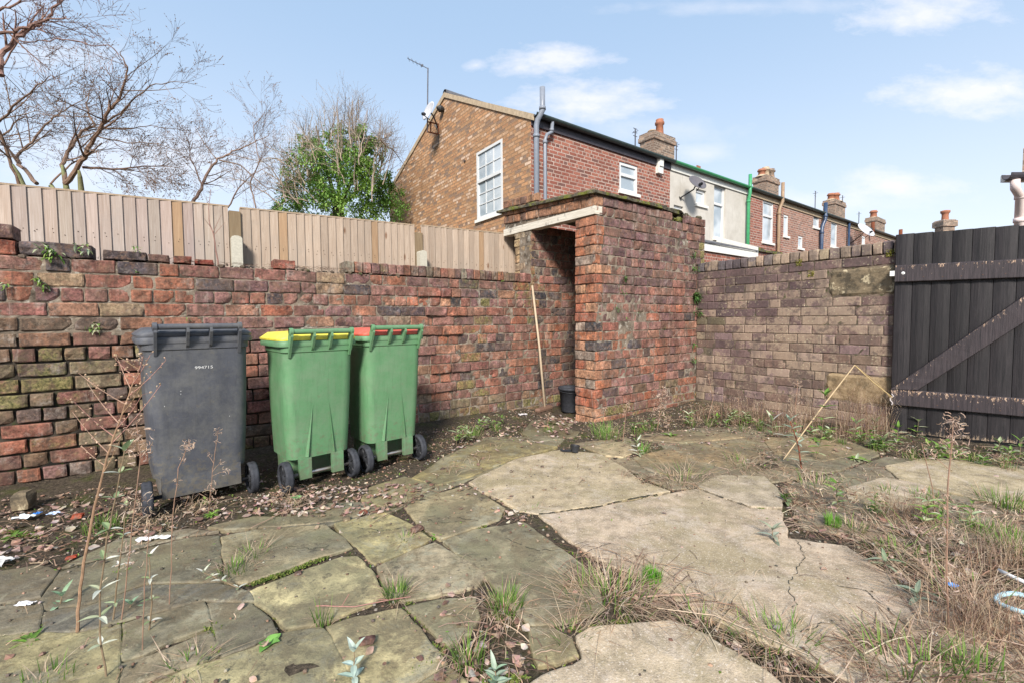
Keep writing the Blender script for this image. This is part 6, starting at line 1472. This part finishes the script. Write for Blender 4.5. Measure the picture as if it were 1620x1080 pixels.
chunk(113, 882, .04, .02, .01, (.50,.08,.04), 'flat orange brick chip on the left flags'); chunk(38, 803, .09, .07, .10, (.12,.11,.09), 'dark stone against the left wall', 'stone', 'stone', 'sandstone'); chunk(580, 1016, .055, .025, .018, (.20,.10,.08), 'dark red brown lump on the lower middle flag'); chunk(472, 908, .03, .02, .012, (.16,.10,.08), 'small earth clod on the yellowish flag')
chunk(700, 742, .03, .02, .012, (.12,.09,.07), 'small clod on the mossy back flag'); chunk(858, 738, .025, .02, .01, (.13,.10,.08), 'tiny clod on the first pale slab'); chunk(548, 822, .035, .03, .02, (.14,.11,.10), 'grey brown stone by the leaf drift', 'stone', 'stone', 'sandstone')
def wall_plant(p, nrm, n, L, W, label, cols=GREEN, hang=.5, spread=.04):
    mb = MB(); p = Vector(p)
    for k in range(n):
        b = p + Vector((rnd(-1, 1), rnd(-1, 1), rnd(-1, 1))) * spread * .5; e = Vector(nrm) * rnd(.3, 1) + Vector((rnd(-1, 1), rnd(-1, 1), rnd(-.9, .9))) * .8; leaf(mb, b, e, L * rnd(.6, 1.1), W * rnd(.7, 1.2), C4(random.choice(cols), .2), curl=hang)
    single(mb, 'wall_fern', MT['veg'], p, label, 'fern', 'little plants rooted in the walls')
DG = [(.07,.15,.035), (.10,.20,.05), (.05,.11,.03), (.13,.24,.06)]
for (px, py, n, L, sp, lab) in ((988,441,26,.045,.06,'small dark fern in the upper middle of the outhouse side wall'),(985,459,14,.03,.08,'trailing sprig just below the upper outhouse fern'),(976,489,12,.035,.05,'small sprig halfway down the outhouse side wall'),(1012,492,14,.03,.05,'dark sprig right of the middle one on the outhouse wall'),(993,503,8,.03,.04,'lowest tiny sprig on the outhouse side wall'),(1052,518,6,.03,.05,'tiny sprig right of centre on the outhouse side wall'),
                                (1096,402,34,.05,.08,'topmost dark fern near the far end of the outhouse wall'),(1099,424,36,.05,.07,'second fern from the top at the outhouse far end'),(1100,468,60,.085,.08,'largest spiky fern in the outhouse corner'),(1102,494,40,.065,.08,'fern below the largest one in the outhouse corner'),(1098,542,14,.05,.06,'small fern low in the outhouse corner'),(1096,568,18,.05,.06,'lowest fern in the outhouse corner')):
    p = onplane(px, py, Vdir, QS - .012); wall_plant(p, -Vdir, n, L, L * .10, lab, DG, .5, sp)
for (px, py, n, L, sp, lab) in ((68,392,20,.05,.06,'straggly pale weed on top of the wall at far left'),(82,404,26,.045,.08,'green sprig below the coping at far left'),(60,443,14,.045,.04,'pale leaved sprig on the left wall'),(70,455,16,.03,.04,'small green sprig under the pale one on the left wall'),(148,518,24,.035,.06,'green sprig left of the grey bin top'),(216,395,14,.03,.05,'small moss sprig near the coping joint'),(132,394,20,.05,.08,'dry sprig hanging over the coping brick'),(299,505,10,.02,.03,'tiny moss sprig just above the grey bin'),(215,430,8,.02,.03,'tiny sprig in the upper left brickwork'),(4,452,12,.035,.04,'green sprig at the left frame edge'),(795,444,8,.03,.03,'tiny sprig near the doorway in the left wall')):
    p = onplane(px, py, Vdir, QL - .014); wall_plant(p, -Vdir, n, L, L * .16, lab, GREEN + PALE[:2], .5, sp)
for (px, py, lab) in ((1283,432,'yellow moss cushion under the right wall coping'),(1408,400,'yellow moss cushion on the coping beside the gate'),(1264,415,'small moss cushion on the right wall coping')):
    p = onplane(px, py, Udir, SW - .004); mb = MB()
    for k in range(150): b = p + Vdir * rnd(-.03, .03) + Zd * rnd(-.04, .03); leaf(mb, b, -Udir + Vector((rnd(-1, 1), rnd(-1, 1), rnd(-1, 1))), .008, .003, C4((.34,.33,.06), .25), n=2)
    single(mb, 'moss_cushion', MT['veg'], p, lab, 'moss', 'moss cushions on the right wall')
def wall_top():
    mb = MB(); z = -.06 + 16 * .0995
    for k in range(420): s = random.choice([rnd(-1.3, 1.75), rnd(.6, 1.75)]); straw(mb, fr(s, QL + rnd(-.012, .16), z + rnd(.0, .03)), rnd(.03, .16), rnd(.0008, .0022), C4(random.choice(STRAW + BROWN + BROWN), .2), .02, rnd(-.5, 1.6))
    for k in range(90): s = rnd(-1.3, 1.75); dead_leaf(mb, fr(s, QL + rnd(0, .16), z + rnd(.01, .03)), rnd(.015, .04), C4(random.choice(DLEAF), .2))
    tag(mb.build('dry_creeper', MT['veg']), 'dead creeper and leaf scraps along the wall top', 'dead plant', kind='stuff')
    mb = MB(); P = [fr(on_q(345, 402, QL + .1)[0], QL + .1, z), onplane(338, 372, Vdir, QL + .1), onplane(331, 352, Vdir, QL + .12), onplane(330, 330, Vdir, QL + .12), onplane(333, 300, Vdir, QL + .13)]
    S = stem(mb, P, .006, .0015, (.26,.15,.12)); 
    for (u, px, py) in ((.3, 350, 340), (.4, 322, 345), (.25, 356, 352)): p, _ = along(S, u); q = onplane(px, py, Vdir, QL + .08); mb.tube([p, q], [.003, .001], 5, col=(.28,.17,.13,0))
    single(mb, 'bare_sapling', MT['col'], P[0], 'bare twiggy sapling growing from the wall top before the fence', 'sapling')
wall_top()
# ================================================================== TREES
def rand_perp(d): v = d.orthogonal().normalized(); return Matrix.Rotation(rnd(0, 6.283), 3, d) @ v
def grow(mb, p, d, L, r, depth, col, curve=.25, upb=.0, kids=(3, 5), seg=5, minr=.0022, spread=.8, buds=None):
    pts = [p.copy()]; d = d.normalized(); bend = rand_perp(d) * rnd(0, curve); q = p.copy()
    for i in range(seg): d = (d + bend / seg + Vector((rnd(-1, 1), rnd(-1, 1), rnd(-1, 1))) * .09 + Zd * upb / seg).normalized(); q = q + d * (L / seg); pts.append(q.copy())
    rs = [max(minr * .8, r * (1 - .62 * i / seg)) for i in range(seg + 1)]
    mb.tube(pts, rs, 6 if r > .03 else (4 if r > .010 else 3), cap=False, col=C4(col, .15))
    if buds and depth == 0:
        for _ in range(2): c = pts[-1 - int(rnd(0, 2))]; k = buds * rnd(.7, 1.3); mb.lathe(c, d, [(0, -k), (k * .6, 0), (0, k * 1.3)], 4, C4(col, .2))
    if depth <= 0: return
    for _ in range(random.randint(*kids)):
        u = rnd(.25, .98); a, dd = along(pts, u); nd = (dd + rand_perp(dd) * spread * rnd(.6, 1.2)).normalized(); rr = max(minr, r * (1 - .62 * u) * rnd(.45, .7)); grow(mb, a, nd, L * rnd(.42, .68), rr, depth - 1, col, curve, upb, kids, seg - (1 if depth < 2 else 0), minr, spread, buds)
def guided(mb, P, r0, r1, col, kids, L, depth, upb=.15, spread=.8, start=.15, kd=(3, 5), buds=.012, bias=None):
    pts = []
    for i in range(len(P) - 1):
        for k in range(4): t = k / 4; pts.append(P[i].lerp(P[i + 1], t) + Vector((rnd(-1, 1), rnd(-1, 1), rnd(-1, 1))) * .02)
    pts.append(P[-1]); m = len(pts); mb.tube(pts, [r0 + (r1 - r0) * i / (m - 1) for i in range(m)], 8, col=C4(col, .1))
    for k in range(kids):
        u = start + (1 - start) * (k + random.random()) / kids; a, d = along(pts, min(u, .999)); r = (r0 + (r1 - r0) * u)
        nd = (d * rnd(.5, 1) + rand_perp(d) * spread + (bias or Vector())).normalized(); grow(mb, a, nd, L * rnd(.6, 1.2), r * .55, depth, col, upb=upb, kids=kd, buds=buds)
    return pts
def tree_left():
    Y = 9.5; foot = at(88, 300, Y); t = thing('bare_tree', (foot.x, Y, 0), 'large bare tree with leaning green stained limbs behind the fence at left', 'tree', 'bare trees behind the fence')
    col = (.19,.125,.09)
    def L(pxs, dy=0.0): return [at(p[0], p[1], Y + dy * i / len(pxs)) for i, p in enumerate(pxs)]
    mb = MB(); base = Vector((foot.x, Y, 0))
    for P, r in ((L([(105,292),(98,262),(105,240),(130,205),(150,198),(165,165),(182,145),(199,118),(200,100),(188,80)], .6), .05), (L([(128,292),(125,270),(140,235),(160,200),(185,178),(215,150),(240,130),(270,130),(300,130)], -1.0), .05), (L([(85,292),(78,295),(60,240),(30,235),(60,190),(100,165),(140,140),(180,125)],   .9), .04), (L([(40,292),(20,260),(45,225),(75,175),(110,165),(160,140)], -1.3), .038)):
        mb.tube([base + Vector((rnd(-.1, .1), 0, 0)), Vector((P[0].x, P[0].y, P[0].z - .5)), P[0] - Zd * .1, P[0].lerp(P[1], .5), P[1]], [.16, r * 1.3, r, r * .8, r * .4], 10, col=C4((.20,.20,.10), .1))
    mb.build('trunk', MT['bark'], t, True)
    mb = MB()
    guided(mb, L([(105,292),(98,262),(107,240),(130,207),(152,198),(140,180),(138,165),(145,140)], .8), .042, .007, col, 15, .95, 3, buds=.013, kd=(2, 4))
    guided(mb, L([(105,292),(125,262),(140,235),(160,200),(170,180),(185,160),(199,130),(201,105),(190,82)], -.8), .048, .007, col, 18, 1.0, 3, buds=.013, kd=(2, 4))
    guided(mb, L([(160,200),(190,180),(215,155),(240,135),(270,130),(300,130)], -1.0), .018, .004, col, 10, .6, 2, buds=.013)
    guided(mb, L([(165,205),(200,205),(240,198),(290,208)], .8), .014, .004, col, 9, .7, 2, buds=.013)
    guided(mb, L([(150,215),(200,225),(250,228),(292,245)], -.4), .014, .004, col, 9, .7, 2, buds=.013)
    guided(mb, L([(130,265),(180,268),(230,262),(285,266)], .5), .028, .005, col, 16, .8, 3, buds=.013)
    guided(mb, L([(60,292),(30,262),(28,245),(50,225),(80,190),(100,175),(140,150)], .9), .038, .006, col, 15, .95, 3, buds=.013, kd=(2, 4))
    guided(mb, L([(30,292),(12,240),(-5,200),(30,160),(60,135),(80,120)], -1.2), .034, .006, col, 18, .9, 3, buds=.013, kd=(2, 4))
    guided(mb, L([(-60,292),(-40,250),(0,220),(30,190),(70,180)], .6), .032, .006, col, 18, .9, 3, buds=.013, kd=(2, 4))
    guided(mb, L([(80,292),(110,260),(150,240),(180,235),(210,240)], 1.4), .018, .004, col, 10, .8, 3, buds=.013, kd=(2, 3))
    mb.build('crown', MT['bark'], t)
tree_left()
def tree_over():
    Y = 6.2; t = thing('bare_tree', at(-150, 300, Y) * 1.0, 'nearest bare tree reaching in from the top left corner', 'tree', 'bare trees behind the fence'); t.location.z = 0; WM[t] = Matrix.Translation(t.location); col = (.25,.15,.12)
    L = lambda pxs, dy=0.0: [at(p[0], p[1], Y + dy * i) for i, p in enumerate(pxs)]
    mb = MB(); P = L([(-150,300),(-90,200),(-20,130),(2,100)], .03); mb.tube([Vector((P[0].x, P[0].y, 0))] + P, [.14, .10, .07, .05, .035], 10, col=C4((.2,.19,.1))); mb.build('trunk', MT['bark'], t, True)
    mb = MB()
    guided(mb, L([(-2,118),(3,90),(22,60),(45,47),(62,38),(80,20),(100,-5),(125,-40)], .05), .034, .008, col, 12, .55, 2, buds=.008)
    guided(mb, L([(-60,70),(-10,55),(30,47),(62,37),(100,28),(112,28)], -.03), .026, .004, col, 10, .45, 2, buds=.008)
    guided(mb, L([(-20,150),(5,100),(30,66),(75,63),(130,66),(138,70)], .04), .012, .003, col, 7, .35, 1, buds=.008)
    guided(mb, L([(-60,40),(0,18),(30,5),(60,-20)], .02), .02, .006, col, 8, .5, 2, buds=.008)
    guided(mb, L([(60,45),(90,60),(140,70),(178,75),(190,92),(200,105)], .05), .008, .003, col, 4, .25, 1, buds=.008)
    mb.build('crown', MT['bark'], t)
tree_over()
def tree_mid():
    Y = 11.0; t = thing('bare_tree', (at(305, 320, Y).x, Y, 0), 'small arching bare tree between the big bare tree and the ivy clad one', 'tree', 'bare trees behind the fence'); col = (.26,.18,.14)
    L = lambda pxs, dy=0.0: [at(p[0], p[1], Y + dy * i) for i, p in enumerate(pxs)]
    mb = MB(); p0 = at(305, 322, Y); mb.tube([Vector((p0.x, Y, 0)), p0], [.11, .07], 9, col=C4((.2,.2,.1))); mb.build('trunk', MT['bark'], t, True)
    mb = MB()
    guided(mb, L([(305,322),(318,300),(330,272),(345,252),(368,240),(400,225),(425,215)], .1), .040, .006, col, 14, .9, 3, kd=(2, 4))
    guided(mb, L([(320,298),(310,270),(300,245),(305,225)], -.1), .018, .005, col, 9, .8, 2)
    guided(mb, L([(345,252),(380,262),(410,290),(440,310)], .1), .018, .005, col, 12, .9, 2)
    guided(mb, L([(360,330),(375,300),(400,275),(430,262)], -.1), .018, .005, col, 12, .9, 3, kd=(2, 3))
    guided(mb, L([(405,330),(395,290),(410,255),(400,200),(418,180)], .15), .018, .005, col, 12, .8, 3, kd=(2, 3))
    mb.build('crown', MT['bark'], t)
tree_mid()
def tree_ivy():
    Y = 13.0; t = thing('ivy_clad_tree', (at(535, 350, Y).x, Y, 0), 'rounded tree clad in bright green ivy with bare shoots above', 'tree'); col = (.30,.24,.19)
    A = lambda px, py, dy=0: at(px, py, Y + dy)
    mb = MB(); p0 = A(535, 330); mb.tube([Vector((p0.x, Y, 0)), Vector((p0.x, Y, 2)), p0], [.22, .2, .16], 12, col=C4((.18,.15,.1)))
    for (px, py, dy) in ((470,215,.6),(500,200,-.7),(540,190,.4),(585,215,-.6),(600,260,.3)): mb.tube([p0, p0.lerp(A(px, py, dy), .5) + Vector((0, 0, -.1)), A(px, py, dy)], [.07, .045, .02], 7, col=C4((.14,.11,.08)))
    mb.build('trunk', MT['bark'], t, True)
    mb = MB()
    for k in range(84):
        u = rnd(0, 1); px0 = 455 + 160 * u; a = A(px0 + rnd(-15, 15), rnd(215, 320), rnd(-1.5, .8)); px1 = 535 + (px0 - 535) * rnd(1.05, 1.45); top = 152 + abs(px1 - 545) ** 1.6 * .055 + rnd(-8, 40); b = A(min(max(px1, 410), 652), top, rnd(-1.3, 1.2))
        guided(mb, [a, a.lerp(b, .5) + Vector((rnd(-.12, .12), 0, 0)), b], .015, .005, col, 7, .55, 1, upb=.35, spread=.5, kd=(2, 4), buds=.010)
    for k in range(16): a = A(rnd(440, 560), rnd(250, 330), -1.2); b = a + Vector((rnd(-1.4, -.1), rnd(-.5, .2), rnd(-.1, .9))); guided(mb, [a, a.lerp(b, .5) + Zd * .15, b], .016, .005, (.36,.29,.22), 6, .5, 1, kd=(2, 3), buds=.01)
    mb.build('bare_shoots', MT['bark'], t)
    mb = MB()
    blobs = [(545,300,.95,0),(500,290,.75,-.4),(588,300,.65,.3),(560,255,.6,.2),(515,250,.5,-.2),(540,225,.42,.1),(490,235,.30,.3),(575,225,.35,-.2),(600,340,.7,.5),(480,330,.7,.2),(540,345,.8,-.5),(455,335,.5,.5),(562,212,.2,0),(608,290,.35,.6),(530,280,.9,-.6),(565,270,.6,-.5),(590,250,.4,.1),(475,300,.5,-.3),(610,320,.6,.3)]
    for (px, py, rr, dy) in blobs:
        c = A(px, py, dy); sub = [c + Vector((rnd(-1, 1), rnd(-1, .6), rnd(-1, 1))) * rr * .85 for _ in range(int(25 * rr / .6))]
        for sc2 in sub:
            base = random.choice([(.20,.36,.07), (.27,.44,.10), (.14,.26,.06), (.34,.50,.14), (.10,.18,.05)]); sr = rr * rnd(.16, .34)
            for _ in range(62):
                v = Vector((rnd(-1, 1), rnd(-1, 1), rnd(-1, 1))); v = v.normalized() * (random.random() ** .5); p = sc2 + v * sr * (2.0 if random.random() < .15 else 1); leaf(mb, p, v + Vector((rnd(-1, 1), rnd(-1, 1), rnd(-1, .6))), rnd(.04, .085), rnd(.018, .034), C4(base, .22), n=2)
    mb.build('ivy', MT['veg'], t)
tree_ivy()
